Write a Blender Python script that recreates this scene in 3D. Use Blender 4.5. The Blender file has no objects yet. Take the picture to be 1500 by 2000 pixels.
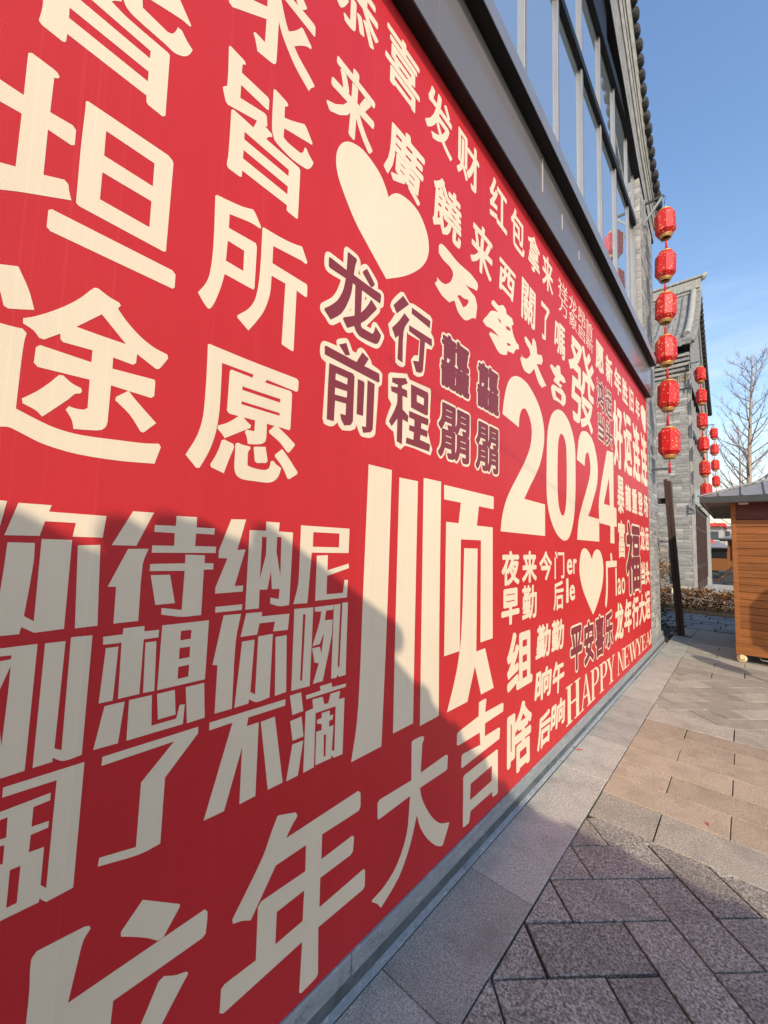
import bpy, math, random
import numpy as np
from mathutils import Vector, Matrix
from mathutils.geometry import tessellate_polygon
random.seed(7)
rnd = random.random
SC = bpy.context.scene
COL = SC.collection

# ------------------------------------------------------------------ camera
FPX = 785.0                      # focal length in pixels of the 1500 x 2000 photograph
CAM_H = 1.5
_pp = np.array([750.0, 1000.0])
def _ray(p):
    v = np.array([p[0]-_pp[0], p[1]-_pp[1], FPX]); return v/np.linalg.norm(v)
_Y = _ray((1455.0, 1081.0))      # vanishing point of the wall's long edges
_Z = np.cross(np.array([1, 0.028, 0.0]), _Y); _Z /= np.linalg.norm(_Z)
if _Z[1] > 0: _Z = -_Z
_X = np.cross(_Y, _Z)
ROT = np.stack([_X, _Y, _Z])     # world = ROT @ camera
C0 = np.array([0, 0, CAM_H])
def _cast(p, axis, val):
    d = ROT @ _ray(p); t = (val-C0[axis])/d[axis]; q = C0+t*d
    return Vector((float(q[0]), float(q[1]), float(q[2])))
def on_x(p, x): return _cast(p, 0, x)
def on_y(p, y): return _cast(p, 1, y)
def on_z(p, z=0.0): return _cast(p, 2, z)

cam_d = bpy.data.cameras.new('camera'); cam = bpy.data.objects.new('camera', cam_d); COL.objects.link(cam)
cam_d.sensor_fit = 'VERTICAL'; cam_d.sensor_height = 36.0; cam_d.lens = 36.0*FPX/2000.0
cam_d.clip_start = 0.05; cam_d.clip_end = 2000
r_, d_, f_ = ROT[:, 0], ROT[:, 1], ROT[:, 2]
cam.matrix_world = Matrix(((r_[0], -d_[0], -f_[0], 0), (r_[1], -d_[1], -f_[1], 0), (r_[2], -d_[2], -f_[2], CAM_H), (0, 0, 0, 1)))
SC.camera = cam

# ------------------------------------------------------------------ sky, sun, exposure
SUN = Vector((0.886, -1.0, 0.9)).normalized()
EL = math.asin(SUN.z); AZ = math.atan2(SUN.x, SUN.y)
W = bpy.data.worlds.new('World'); SC.world = W; W.use_nodes = True
nt = W.node_tree; nt.nodes.clear()
wo = nt.nodes.new('ShaderNodeOutputWorld'); bg = nt.nodes.new('ShaderNodeBackground')
sky = nt.nodes.new('ShaderNodeTexSky'); sky.sky_type = 'NISHITA'; sky.sun_disc = False
sky.sun_elevation = EL; sky.sun_rotation = AZ; sky.air_density = 1.6; sky.dust_density = 0.8; sky.ozone_density = 2.6
tc = nt.nodes.new('ShaderNodeTexCoord'); mp = nt.nodes.new('ShaderNodeMapping'); mp.inputs['Scale'].default_value = (1.6, 1.6, 6.5)
mp.inputs['Rotation'].default_value = (0.12, 0.1, 0.4)
no = nt.nodes.new('ShaderNodeTexNoise'); no.inputs['Scale'].default_value = 2.3; no.inputs['Detail'].default_value = 7; no.inputs['Roughness'].default_value = 0.6
no.inputs['Distortion'].default_value = 0.5
cr = nt.nodes.new('ShaderNodeValToRGB'); cr.color_ramp.elements[0].position = 0.44; cr.color_ramp.elements[1].position = 0.76
sx = nt.nodes.new('ShaderNodeSeparateXYZ')
mr = nt.nodes.new('ShaderNodeMapRange'); mr.inputs[1].default_value = 0.02; mr.inputs[2].default_value = 0.55; mr.inputs[3].default_value = 0.9; mr.inputs[4].default_value = 0.0
mu = nt.nodes.new('ShaderNodeMath'); mu.operation = 'MULTIPLY'
mx = nt.nodes.new('ShaderNodeMixRGB'); mx.inputs[2].default_value = (5.0, 5.2, 5.5, 1)
L = nt.links.new
L(tc.outputs['Generated'], mp.inputs[0]); L(mp.outputs[0], no.inputs['Vector']); L(no.outputs[0], cr.inputs[0])
L(tc.outputs['Generated'], sx.inputs[0]); L(sx.outputs[2], mr.inputs[0]); L(cr.outputs[0], mu.inputs[0]); L(mr.outputs[0], mu.inputs[1])
L(mu.outputs[0], mx.inputs[0]); hs = nt.nodes.new('ShaderNodeHueSaturation'); hs.inputs['Saturation'].default_value = 1.12; L(sky.outputs[0], hs.inputs['Color']); tn_ = nt.nodes.new('ShaderNodeMixRGB'); tn_.blend_type = 'MULTIPLY'; tn_.inputs[0].default_value = 1.0; tn_.inputs[2].default_value = (1.0, 0.93, 0.98, 1); L(hs.outputs[0], tn_.inputs[1]); L(tn_.outputs[0], mx.inputs[1]); L(mx.outputs[0], bg.inputs[0]); L(bg.outputs[0], wo.inputs[0])
bg.inputs[1].default_value = 0.145
sd = bpy.data.lights.new('sun', 'SUN'); sd.energy = 2.6; sd.angle = math.radians(0.5); sd.color = (1.0, 0.86, 0.66)
so = bpy.data.objects.new('sun', sd); COL.objects.link(so)
so.rotation_euler = SUN.to_track_quat('Z', 'Y').to_euler()
SC.view_settings.view_transform = 'Standard'; SC.view_settings.look = 'None'
SC.view_settings.exposure = 0.75; SC.view_settings.gamma = 1.0; SC.view_settings.use_curve_mapping = False

# ------------------------------------------------------------------ helpers
def tag(o, label=None, cat=None, group=None, kind=None):
    if label: o['label'] = label
    if cat: o['category'] = cat
    if group: o['group'] = group
    if kind: o['kind'] = kind
    return o
def empty(name, loc=(0, 0, 0), rz=0.0):
    o = bpy.data.objects.new(name, None); o.empty_display_size = 0.1
    COL.objects.link(o); o.location = loc; o.rotation_euler = (0, 0, rz); return o
class MB:
    """collects faces for one mesh object"""
    def __init__(s): s.v = []; s.f = []; s.tone = []; s.sm = []
    def poly(s, pts, tone=0.5, smooth=False):
        n = len(s.v); s.v += [tuple(p) for p in pts]; s.f.append(tuple(range(n, n+len(pts)))); s.tone.append(tone); s.sm.append(smooth)
    def box(s, a, b, tone=0.5, M=None):
        x0, y0, z0 = a; x1, y1, z1 = b
        c = [Vector((x, y, z)) for z in (z0, z1) for y in (y0, y1) for x in (x0, x1)]
        if M: c = [M @ q for q in c]
        n = len(s.v); s.v += [tuple(q) for q in c]
        for f in ((0, 2, 3, 1), (4, 5, 7, 6), (0, 1, 5, 4), (2, 6, 7, 3), (0, 4, 6, 2), (1, 3, 7, 5)):
            s.f.append(tuple(n+i for i in f)); s.tone.append(tone); s.sm.append(False)
    def bar(s, p, q, w, h=None, up=(0, 0, 1), tone=0.5):
        p = Vector(p); q = Vector(q); h = h or w; d = (q-p).normalized(); u = Vector(up)
        a = d.cross(u)
        if a.length < 1e-4: a = d.cross(Vector((1, 0, 0)))
        a.normalize(); b = a.cross(d).normalized(); n = len(s.v)
        for e in (p, q):
            for i, j in ((-1, -1), (1, -1), (1, 1), (-1, 1)): s.v.append(tuple(e+a*(i*w/2)+b*(j*h/2)))
        for f in ((0, 3, 2, 1), (4, 5, 6, 7), (0, 1, 5, 4), (1, 2, 6, 5), (2, 3, 7, 6), (3, 0, 4, 7)):
            s.f.append(tuple(n+i for i in f)); s.tone.append(tone); s.sm.append(False)
    def tube(s, pts, rad, k=6, cap=True, tone=0.5, smooth=True):
        pts = [Vector(p) for p in pts]; m = len(pts)
        if not hasattr(rad, '__len__'): rad = [rad]*m
        n = len(s.v)
        for i, p in enumerate(pts):
            d = (pts[min(i+1, m-1)]-pts[max(i-1, 0)]).normalized()
            a = d.cross(Vector((0.31, 0.17, 1)))
            if a.length < 1e-3: a = d.cross(Vector((1, 0, 0)))
            a.normalize(); b = d.cross(a)
            for j in range(k):
                t = 2*math.pi*j/k; s.v.append(tuple(p+(a*math.cos(t)+b*math.sin(t))*rad[i]))
        for i in range(m-1):
            for j in range(k):
                s.f.append((n+i*k+j, n+i*k+(j+1) % k, n+(i+1)*k+(j+1) % k, n+(i+1)*k+j)); s.tone.append(tone); s.sm.append(smooth)
        if cap:
            s.f.append(tuple(n+j for j in reversed(range(k)))); s.f.append(tuple(n+(m-1)*k+j for j in range(k)))
            s.tone += [tone, tone]; s.sm += [False, False]
    def lathe(s, prof, k=16, c=(0, 0, 0), tone=0.5, smooth=True, ph=0.0):
        n = len(s.v)
        for r, z in prof:
            for j in range(k):
                t = 2*math.pi*j/k+ph; s.v.append((c[0]+r*math.cos(t), c[1]+r*math.sin(t), c[2]+z))
        for i in range(len(prof)-1):
            for j in range(k):
                s.f.append((n+i*k+j, n+i*k+(j+1) % k, n+(i+1)*k+(j+1) % k, n+(i+1)*k+j)); s.tone.append(tone); s.sm.append(smooth)
    def mesh(s, name):
        me = bpy.data.meshes.new(name); me.from_pydata(s.v, [], s.f); me.update()
        at = me.attributes.new('tone', 'FLOAT', 'FACE'); at.data.foreach_set('value', s.tone)
        me.polygons.foreach_set('use_smooth', s.sm)
        return me
    def build(s, name, mat, parent=None, bevel=0):
        o = bpy.data.objects.new(name, s.mesh(name)); COL.objects.link(o); o.data.materials.append(mat)
        if parent: o.parent = parent
        if bevel:
            m = o.modifiers.new('bevel', 'BEVEL'); m.width = bevel; m.segments = 2; m.limit_method = 'ANGLE'
        return o
def put(me, name, mat=None, parent=None, loc=(0, 0, 0), rot=(0, 0, 0), scl=(1, 1, 1)):
    o = bpy.data.objects.new(name, me); COL.objects.link(o)
    if mat and not me.materials: me.materials.append(mat)
    o.location = loc; o.rotation_euler = rot; o.scale = scl
    if parent: o.parent = parent
    return o

# ------------------------------------------------------------------ materials
def newmat(name, rough=0.6, spec=0.5, metal=0.0):
    m = bpy.data.materials.new(name); m.use_nodes = True
    b = m.node_tree.nodes['Principled BSDF']
    b.inputs['Roughness'].default_value = rough; b.inputs['Specular IOR Level'].default_value = spec; b.inputs['Metallic'].default_value = metal
    return m, m.node_tree, b
def N(t, kind, **kw):
    n = t.nodes.new(kind)
    for k, v in kw.items():
        if k in n.inputs: n.inputs[k].default_value = v
        else: setattr(n, k, v)
    return n
def ramp(t, src, stops):
    r = t.nodes.new('ShaderNodeValToRGB'); e = r.color_ramp.elements
    while len(e) < len(stops): e.new(0.5)
    for i, (p, c) in enumerate(stops):
        e[i].position = p; e[i].color = (c[0], c[1], c[2], 1) if hasattr(c, '__len__') else (c, c, c, 1)
    t.links.new(src, r.inputs[0]); return r.outputs[0]
def mix(t, fac, a, b, mode='MIX'):
    n = t.nodes.new('ShaderNodeMixRGB'); n.blend_type = mode
    for i, s in ((0, fac), (1, a), (2, b)):
        if hasattr(s, 'is_output'): t.links.new(s, n.inputs[i])
        elif hasattr(s, '__len__'): n.inputs[i].default_value = (s[0], s[1], s[2], 1)
        else: n.inputs[i].default_value = s
    return n.outputs[0]
def noise(t, vec, scale, detail=4, rough=0.55, dist=0.0):
    n = N(t, 'ShaderNodeTexNoise', Scale=scale, Detail=detail, Roughness=rough, Distortion=dist)
    if vec is not None: t.links.new(vec, n.inputs['Vector'])
    return n.outputs[0]
def geo_pos(t, scale=None, rot=None):
    g = t.nodes.new('ShaderNodeNewGeometry'); v = g.outputs['Position']
    if scale or rot:
        m = t.nodes.new('ShaderNodeMapping')
        if scale: m.inputs['Scale'].default_value = scale
        if rot: m.inputs['Rotation'].default_value = rot
        t.links.new(v, m.inputs[0]); v = m.outputs[0]
    return v
def bump(t, b, h, strength=0.3, dist=0.01):
    n = N(t, 'ShaderNodeBump', Strength=strength, Distance=dist); t.links.new(h, n.inputs['Height']); t.links.new(n.outputs[0], b.inputs['Normal'])
def simple(name, c, rough=0.6, spec=0.5, metal=0.0, var=0.12, scale=6.0, bstr=0.0, bscale=60):
    m, t, b = newmat(name, rough, spec, metal); p = geo_pos(t)
    n = noise(t, p, scale, 5)
    col = ramp(t, n, [(0.3, [x*(1-var) for x in c]), (0.7, [x*(1+var) for x in c])])
    t.links.new(col, b.inputs['Base Color'])
    if bstr: bump(t, b, noise(t, p, bscale, 4), bstr, 0.004)
    return m
def attr_tone(t):
    a = t.nodes.new('ShaderNodeAttribute'); a.attribute_name = 'tone'; return a.outputs['Fac']

def m_banner(name, c, spec=0.22, rough=0.46):
    """printed sign cloth: fine weave, faint vertical print seams, slight dust"""
    m, t, b = newmat(name, rough, spec); p = geo_pos(t)
    n = noise(t, p, 1.3, 5); col = ramp(t, n, [(0.3, [x*0.93 for x in c]), (0.7, [min(1, x*1.05) for x in c])])
    seam = noise(t, geo_pos(t, (0, 9.0, 0.02)), 1.0, 3, 0.7)
    col = mix(t, ramp(t, seam, [(0.40, 0.0), (0.62, 0.16)]), col, [min(1, x*1.13+0.006) for x in c])
    st = noise(t, geo_pos(t, (0, 70, 0.15)), 1.0, 1, 0.3)
    col = mix(t, ramp(t, st, [(0.66, 0.0), (0.72, 0.20)]), col, [min(1, x*1.12+0.03) for x in c])
    scuff = noise(t, p, 11.0, 6, 0.7)
    col = mix(t, ramp(t, scuff, [(0.70, 0.0), (0.80, 0.25)]), col, [x*0.8 for x in c])
    t.links.new(col, b.inputs['Base Color'])
    wv = noise(t, geo_pos(t, (1, 260, 520)), 1.0, 1, 0.4); wz = noise(t, geo_pos(t, (1, 620, 180)), 1.0, 1, 0.4); big = noise(t, geo_pos(t, (0, 2.2, 0.6)), 1.0, 2)
    a = t.nodes.new('ShaderNodeMath'); a.operation = 'ADD'; t.links.new(wv, a.inputs[0]); t.links.new(wz, a.inputs[1])
    a2 = N(t, 'ShaderNodeMath', operation='MULTIPLY_ADD'); t.links.new(big, a2.inputs[0]); a2.inputs[1].default_value = 3.0; t.links.new(a.outputs[0], a2.inputs[2])
    bump(t, b, a2.outputs[0], 0.22, 0.0012); return m
RED = m_banner('banner_red', (0.55, 0.026, 0.030))
CREAM = m_banner('banner_cream', (0.80, 0.66, 0.48))
MAROON = m_banner('banner_maroon', (0.22, 0.034, 0.045))

def m_granite(name, dark, mid, light, sc=240.0, stain=0.5, rough=0.62):
    m, t, b = newmat(name, rough, 0.35); p = geo_pos(t)
    oi = t.nodes.new('ShaderNodeObjectInfo')
    s1 = noise(t, p, sc, 3, 0.7); s2 = noise(t, p, sc*0.42, 2, 0.6)
    col = ramp(t, s1, [(0.36, dark), (0.50, mid), (0.66, light)])
    col = mix(t, ramp(t, s2, [(0.56, 0.0), (0.68, 0.55)]), col, light)
    col = mix(t, ramp(t, s2, [(0.30, 0.6), (0.42, 0.0)]), col, dark)
    big = noise(t, p, 5.5, 6, 0.65)
    col = mix(t, ramp(t, big, [(0.46, 0.0), (0.70, stain)]), col, [x*0.50 for x in mid])
    sp = noise(t, geo_pos(t, (1, 1, 1)), 21.0, 5, 0.75, 1.0)
    col = mix(t, ramp(t, sp, [(0.63, 0.0), (0.71, 0.65)]), col, [x*0.33 for x in mid])
    tr = N(t, 'ShaderNodeMapRange'); t.links.new(oi.outputs['Random'], tr.inputs[0]); tr.inputs[3].default_value = 0.80; tr.inputs[4].default_value = 1.16
    vm = t.nodes.new('ShaderNodeCombineXYZ')
    for i in range(3): t.links.new(tr.outputs[0], vm.inputs[i])
    col = mix(t, 1.0, col, vm.outputs[0], 'MULTIPLY')
    t.links.new(col, b.inputs['Base Color'])
    ad = N(t, 'ShaderNodeMath', operation='ADD'); t.links.new(s1, ad.inputs[0]); t.links.new(s2, ad.inputs[1])
    bump(t, b, ad.outputs[0], 0.5, 0.002); return m
GR_GREY = m_granite('granite_grey', (0.125, 0.116, 0.098), (0.335, 0.312, 0.255), (0.52, 0.488, 0.41), 210)
GR_DARK = m_granite('granite_dark_grey', (0.085, 0.079, 0.068), (0.26, 0.248, 0.212), (0.55, 0.53, 0.47), 105)
GR_TAN = m_granite('granite_tan', (0.16, 0.128, 0.098), (0.385, 0.318, 0.228), (0.54, 0.455, 0.34), 230)
GR_EDGE = m_granite('granite_pale', (0.16, 0.156, 0.138), (0.385, 0.375, 0.325), (0.60, 0.585, 0.525), 200, 0.5)
GR_PLINTH = m_granite('granite_plinth', (0.16, 0.165, 0.165), (0.31, 0.315, 0.312), (0.47, 0.47, 0.46), 120, 0.35, 0.5)
def m_plinth():
    m, t, b = newmat('painted_plinth', 0.55, 0.35); p = geo_pos(t)
    col = ramp(t, noise(t, geo_pos(t, (6, 1.2, 9)), 3.0, 6, 0.7), [(0.3, (0.20, 0.225, 0.245)), (0.55, (0.27, 0.295, 0.31)), (0.8, (0.36, 0.375, 0.375))])
    col = mix(t, ramp(t, noise(t, geo_pos(t, (1, 3, 12)), 7.0, 7, 0.8), [(0.54, 0.0), (0.68, 0.9)]), col, (0.52, 0.52, 0.50))
    col = mix(t, ramp(t, noise(t, p, 22.0, 6, 0.75), [(0.55, 0.0), (0.68, 0.75)]), col, (0.10, 0.10, 0.10))
    t.links.new(col, b.inputs['Base Color']); bump(t, b, noise(t, p, 40, 5), 0.4, 0.003); return m
PLINTH = m_plinth()
PLINTH_D = simple('plinth_foot', (0.10, 0.115, 0.125), 0.6, 0.3, var=0.35, scale=14, bstr=0.3)
SLATE = m_granite('slate_paving', (0.06, 0.065, 0.07), (0.17, 0.175, 0.18), (0.30, 0.30, 0.30), 60, 0.5)
MORTAR = simple('joint_dirt', (0.05, 0.041, 0.034), 0.95, 0.1, var=0.5, scale=40)
GROUND = simple('ground_earth', (0.16, 0.14, 0.115), 0.95, 0.1, var=0.3, scale=2)
SOIL = simple('dry_grass_soil', (0.25, 0.17, 0.085), 0.95, 0.1, var=0.5, scale=30, bstr=0.6)

def m_brick():
    m, t, b = newmat('grey_brick', 0.85, 0.25); p = geo_pos(t); a = attr_tone(t)
    col = ramp(t, a, [(0.0, (0.15, 0.155, 0.158)), (0.35, (0.25, 0.252, 0.248)), (0.7, (0.33, 0.33, 0.318)), (1.0, (0.48, 0.472, 0.45))])
    col = mix(t, ramp(t, noise(t, p, 14, 6, 0.7), [(0.40, 0.0), (0.75, 0.5)]), col, (0.45, 0.45, 0.43))
    col = mix(t, ramp(t, noise(t, p, 60, 4), [(0.5, 0.0), (0.75, 0.5)]), col, (0.08, 0.082, 0.085))
    t.links.new(col, b.inputs['Base Color']); bump(t, b, noise(t, p, 90, 5), 0.5, 0.004); return m
BRICK = m_brick()
MORT2 = simple('brick_mortar', (0.36, 0.36, 0.345), 0.9, 0.2, var=0.2, scale=25, bstr=0.4)
PLASTER = simple('grey_plaster', (0.25, 0.25, 0.245), 0.8, 0.3, var=0.28, scale=9, bstr=0.3, bscale=25)
PLASTER_L = simple('pale_grey_molding', (0.32, 0.318, 0.292), 0.8, 0.3, var=0.25, scale=12, bstr=0.3, bscale=25)
TILE = simple('shade_dark_roof_tile', (0.04, 0.04, 0.042), 0.75, 0.3, var=0.4, scale=14, bstr=0.4)  # base colour darkened to carry the backlit shade of the verge tiles
TILE_L = simple('grey_roof_tile', (0.22, 0.22, 0.21), 0.8, 0.3, var=0.4, scale=9, bstr=0.4)
def m_panel():
    m, t, b = newmat('grey_cladding', 0.10, 0.13); p = geo_pos(t)
    col = ramp(t, noise(t, p, 2.0, 4), [(0.3, (0.15, 0.138, 0.14)), (0.7, (0.17, 0.157, 0.158))]); t.links.new(col, b.inputs['Base Color'])
    rr = ramp(t, noise(t, p, 3, 5), [(0.3, 0.13), (0.7, 0.22)]); t.links.new(rr, b.inputs['Roughness']); return m
PANEL = m_panel()
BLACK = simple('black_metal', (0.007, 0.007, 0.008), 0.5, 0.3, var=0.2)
ALU = simple('bronze_aluminium', (0.34, 0.315, 0.30), 0.32, 0.5, 0.55, var=0.06)
def m_glass():
    m, t, b = newmat('window_glass', 0.015, 1.0); b.inputs['Metallic'].default_value = 0.8
    b.inputs['Base Color'].default_value = (0.60, 0.70, 0.76, 1)
    bump(t, b, noise(t, geo_pos(t), 1.1, 1), 0.04, 0.02); return m
GLASS = m_glass()
WHITE_STRIP = simple('sealant', (0.55, 0.53, 0.5), 0.7)
def m_lantern():
    m, t, b = newmat('lantern_red', 0.5, 0.35); p = geo_pos(t)
    v = N(t, 'ShaderNodeTexVoronoi', Scale=24.0); t.links.new(p, v.inputs['Vector'])
    n = noise(t, p, 30, 3)
    k = N(t, 'ShaderNodeMath', operation='MULTIPLY_ADD'); t.links.new(n, k.inputs[0]); k.inputs[1].default_value = 0.6; t.links.new(v.outputs['Distance'], k.inputs[2])
    fac = ramp(t, k.outputs[0], [(0.50, 1.0), (0.58, 0.0)])
    col = mix(t, fac, (0.50, 0.008, 0.012), (0.62, 0.30, 0.11)); t.links.new(col, b.inputs['Base Color'])
    b.inputs['Coat Weight'].default_value = 0.05; b.inputs['Coat Roughness'].default_value = 0.4; return m
LRED = m_lantern()
LGOLD = simple('lantern_gold', (0.50, 0.30, 0.11), 0.45, 0.5, 0.4)
LTASS = simple('tassel_red', (0.55, 0.012, 0.02), 0.8)
STEEL = simple('dark_green_steel', (0.07, 0.085, 0.085), 0.5, 0.5, 0.2)
STEEL_L = simple('grey_bracket_steel', (0.30, 0.33, 0.33), 0.5, 0.5, 0.2)
WIRE = simple('dark_cable', (0.03, 0.03, 0.035), 0.6)
def m_wood(name, c, sc=(3, 3, 40), rough=0.45, spec=0.4):
    m, t, b = newmat(name, rough, spec); p = geo_pos(t, sc); oi = t.nodes.new('ShaderNodeObjectInfo')
    n = noise(t, p, 1.0, 6, 0.6, 0.4)
    col = ramp(t, n, [(0.3, [x*0.68 for x in c]), (0.55, c), (0.75, [min(1, x*1.25) for x in c])])
    tr = N(t, 'ShaderNodeMapRange'); t.links.new(oi.outputs['Random'], tr.inputs[0]); tr.inputs[3].default_value = 0.82; tr.inputs[4].default_value = 1.14
    vm = t.nodes.new('ShaderNodeCombineXYZ')
    for i in range(3): t.links.new(tr.outputs[0], vm.inputs[i])
    col = mix(t, 1.0, col, vm.outputs[0], 'MULTIPLY'); t.links.new(col, b.inputs['Base Color'])
    bump(t, b, n, 0.25, 0.003); return m
WOOD = m_wood('stained_plank', (0.235, 0.088, 0.022))
WOOD_D = m_wood('dark_red_trim', (0.10, 0.022, 0.016))
POST = m_wood('weathered_dark_timber', (0.055, 0.028, 0.022), (30, 30, 4), 0.7)
DOORW = m_wood('dark_brown_door', (0.05, 0.022, 0.019), (20, 20, 3), 0.6)
SOFF = m_wood('roof_soffit_board', (0.24, 0.20, 0.155), (6, 6, 6), 0.7)
FASCIA = simple('dark_grey_fascia', (0.035, 0.042, 0.045), 0.5)
METROOF = simple('grey_sheet_roof', (0.28, 0.275, 0.265), 0.45, 0.5, 0.35, var=0.12)
CASTER = simple('cream_caster', (0.72, 0.58, 0.33), 0.5)
BARK = simple('pale_bark', (0.36, 0.29, 0.235), 0.9, 0.2, var=0.35, scale=20)
TWIG = simple('twig_bark', (0.23, 0.165, 0.135), 0.9, 0.2, var=0.3, scale=5)
def m_leaf():
    m, t, b = newmat('dry_leaf', 0.8, 0.12); a = attr_tone(t)
    col = ramp(t, a, [(0.0, (0.035, 0.018, 0.008)), (0.4, (0.14, 0.058, 0.018)), (0.75, (0.29, 0.13, 0.042)), (1.0, (0.46, 0.26, 0.10))]); t.links.new(col, b.inputs['Base Color']); return m
LEAF = m_leaf()
BAMBOO = simple('pale_bamboo', (0.62, 0.52, 0.33), 0.6)
CONC = simple('pale_concrete', (0.36, 0.345, 0.315), 0.85, 0.2, var=0.2, scale=5, bstr=0.3)
FARW = simple('far_white_wall', (0.62, 0.60, 0.585), 0.85, 0.2, var=0.12)
FARG = simple('far_grey_wall', (0.40, 0.385, 0.365), 0.85, 0.2, var=0.15)
FARGL = simple('far_window', (0.07, 0.085, 0.10), 0.15, 0.5)
TENT = simple('red_canvas', (0.62, 0.045, 0.03), 0.7)
CARTB = simple('charcoal_metal', (0.03, 0.034, 0.036), 0.55)
PETAL = simple('red_paper', (0.62, 0.05, 0.07), 0.7)
SILVER = simple('galvanised', (0.45, 0.45, 0.44), 0.35, 0.5, 0.7)
# ------------------------------------------------------------------ ground and paving
b = MB(); b.poly([(-600, -300, -0.06), (600, -300, -0.06), (600, 900, -0.06), (-600, 900, -0.06)])
tag(b.build('ground', GROUND), 'bare earth stretching to the horizon', kind='structure')
b = MB(); b.box((-9, -14, -0.058), (16, 45, -0.013)); pave = tag(b.build('pavement', MORTAR), 'granite paved walkway beside the building', kind='structure')
def slab(P, mat, top=0.0, gap=None, th=0.03):
    gap = gap or (random.choice((0.003, 0.0045, 0.0065)) if mat is GR_DARK else random.choice((0.0018, 0.0022, 0.003, 0.0045)))
    """one paving stone with chamfered edge from an outline"""
    P = [Vector((p[0], p[1])) for p in P]; n = len(P); c = sum(P, Vector((0, 0)))/n
    ar = sum(P[i].x*P[(i+1) % n].y-P[(i+1) % n].x*P[i].y for i in range(n))
    if ar < 0: P.reverse(); ar = -ar
    if ar < 0.003: return
    def inset(d):
        out = []
        for i in range(n):
            a = (P[i]-P[i-1]).normalized(); e = (P[(i+1) % n]-P[i]).normalized()
            na = Vector((-a.y, a.x)); ne = Vector((-e.y, e.x)); k = 1+na.dot(ne)
            out.append(P[i]+(na+ne)*(d/max(k, 0.35)))
        return out
    z = top+random.uniform(-0.0016, 0.0016); tx = random.uniform(-0.0025, 0.0025); ty = random.uniform(-0.0025, 0.0025)
    o0 = inset(gap); o1 = inset(gap+0.0025); mb = MB()
    zz = lambda p, d: z+d+tx*(p.x-c.x)+ty*(p.y-c.y)
    T0 = [(p.x-c.x, p.y-c.y, zz(p, 0)) for p in o1]; S0 = [(p.x-c.x, p.y-c.y, zz(p, -0.0025)) for p in o0]; B0 = [(p.x-c.x, p.y-c.y, zz(p, -th)) for p in o0]
    mb.poly(T0)
    for i in range(n):
        j = (i+1) % n; mb.poly([S0[i], S0[j], T0[j], T0[i]]); mb.poly([B0[i], B0[j], S0[j], S0[i]])
    o = mb.build('paving_stone', mat, pave); o.location = (c.x, c.y, 0); return o
def clip(P, axis, lim, keep_gt):
    out = []; n = len(P)
    for i in range(n):
        a, e = P[i], P[(i+1) % n]; da = (a[axis]-lim)*(1 if keep_gt else -1); de = (e[axis]-lim)*(1 if keep_gt else -1)
        if da >= 0: out.append(a)
        if da*de < 0:
            t = da/(da-de); out.append((a[0]+(e[0]-a[0])*t, a[1]+(e[1]-a[1])*t))
    return out
XE = -0.712                                  # joint between the edging strip and the paving
XR = 3.4
ys = [-2.5+0.62*k for k in range(-1, 19)]
off = 1.795-(-2.5+0.62*7)
for a in ys: slab([(-1.005, a+off), (XE, a+off), (XE, a+0.62+off), (-1.005, a+0.62+off)], GR_EDGE)
def rows(edges, mat, j0, xr=XR, ln=0.612):
    for k in range(len(edges)-1):
        x = j0[k % len(j0)]
        while x > XE: x -= ln
        while x < xr:
            a, c = max(x, XE), min(x+ln, xr)
            if c-a > 0.03: slab([(a, edges[k]), (c, edges[k]), (c, edges[k+1]), (a, edges[k+1])], mat)
            x += ln
rows([2.605, 2.905], GR_GREY, [-0.402])
rows([2.905, 3.16, 3.42, 3.67, 3.915, 4.15, 4.39], GR_TAN, [-0.105, -0.412])
rows([4.39, 4.69], GR_GREY, [-0.115])
rows([6.35, 6.65, 6.95, 7.25, 7.55, 7.85, 8.17, 8.47], GR_GREY, [-0.35, -0.05], 3.4, 0.9)
def herring(y0, y1, mat, u0=2.11, v0=0.709, xr=XR):
    su, sv = 0.29, 0.2855
    def cell(p0, p1, q0, q1):
        P = []
        for p, q in ((p0, q0), (p1, q0), (p1, q1), (p0, q1)):
            v = v0+p*sv; u = u0+q*su; P.append(((v-u)/2, (v+u)/2))
        for ax, lim, gt in ((0, XE, True), (0, xr, False), (1, y0, True), (1, y1, False)):
            if len(P) < 3: return
            P = clip(P, ax, lim, gt)
        if len(P) >= 3: slab(P, mat)
    for p in range(-30, 40):
        for q in range(-40, 30):
            k = (p-q) % 4
            if k == 1: cell(p, p+2, q, q+1)
            elif k == 0: cell(p, p+1, q, q+2)
herring(0.35, 2.605, GR_DARK, xr=1.6)
herring(4.69, 6.35, GR_GREY, 2.11+0.07, 0.709+0.05, xr=2.4)
b = MB(); b.box((XE+0.003, -13.5, -0.03), (3.4, 0.347, -0.002)); b.build('paving_sheet', GR_GREY, pave)
b = MB(); b.box((3.405, -13.5, -0.03), (15, 40, -0.002)); b.build('paving_sheet', GR_GREY, pave)
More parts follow.
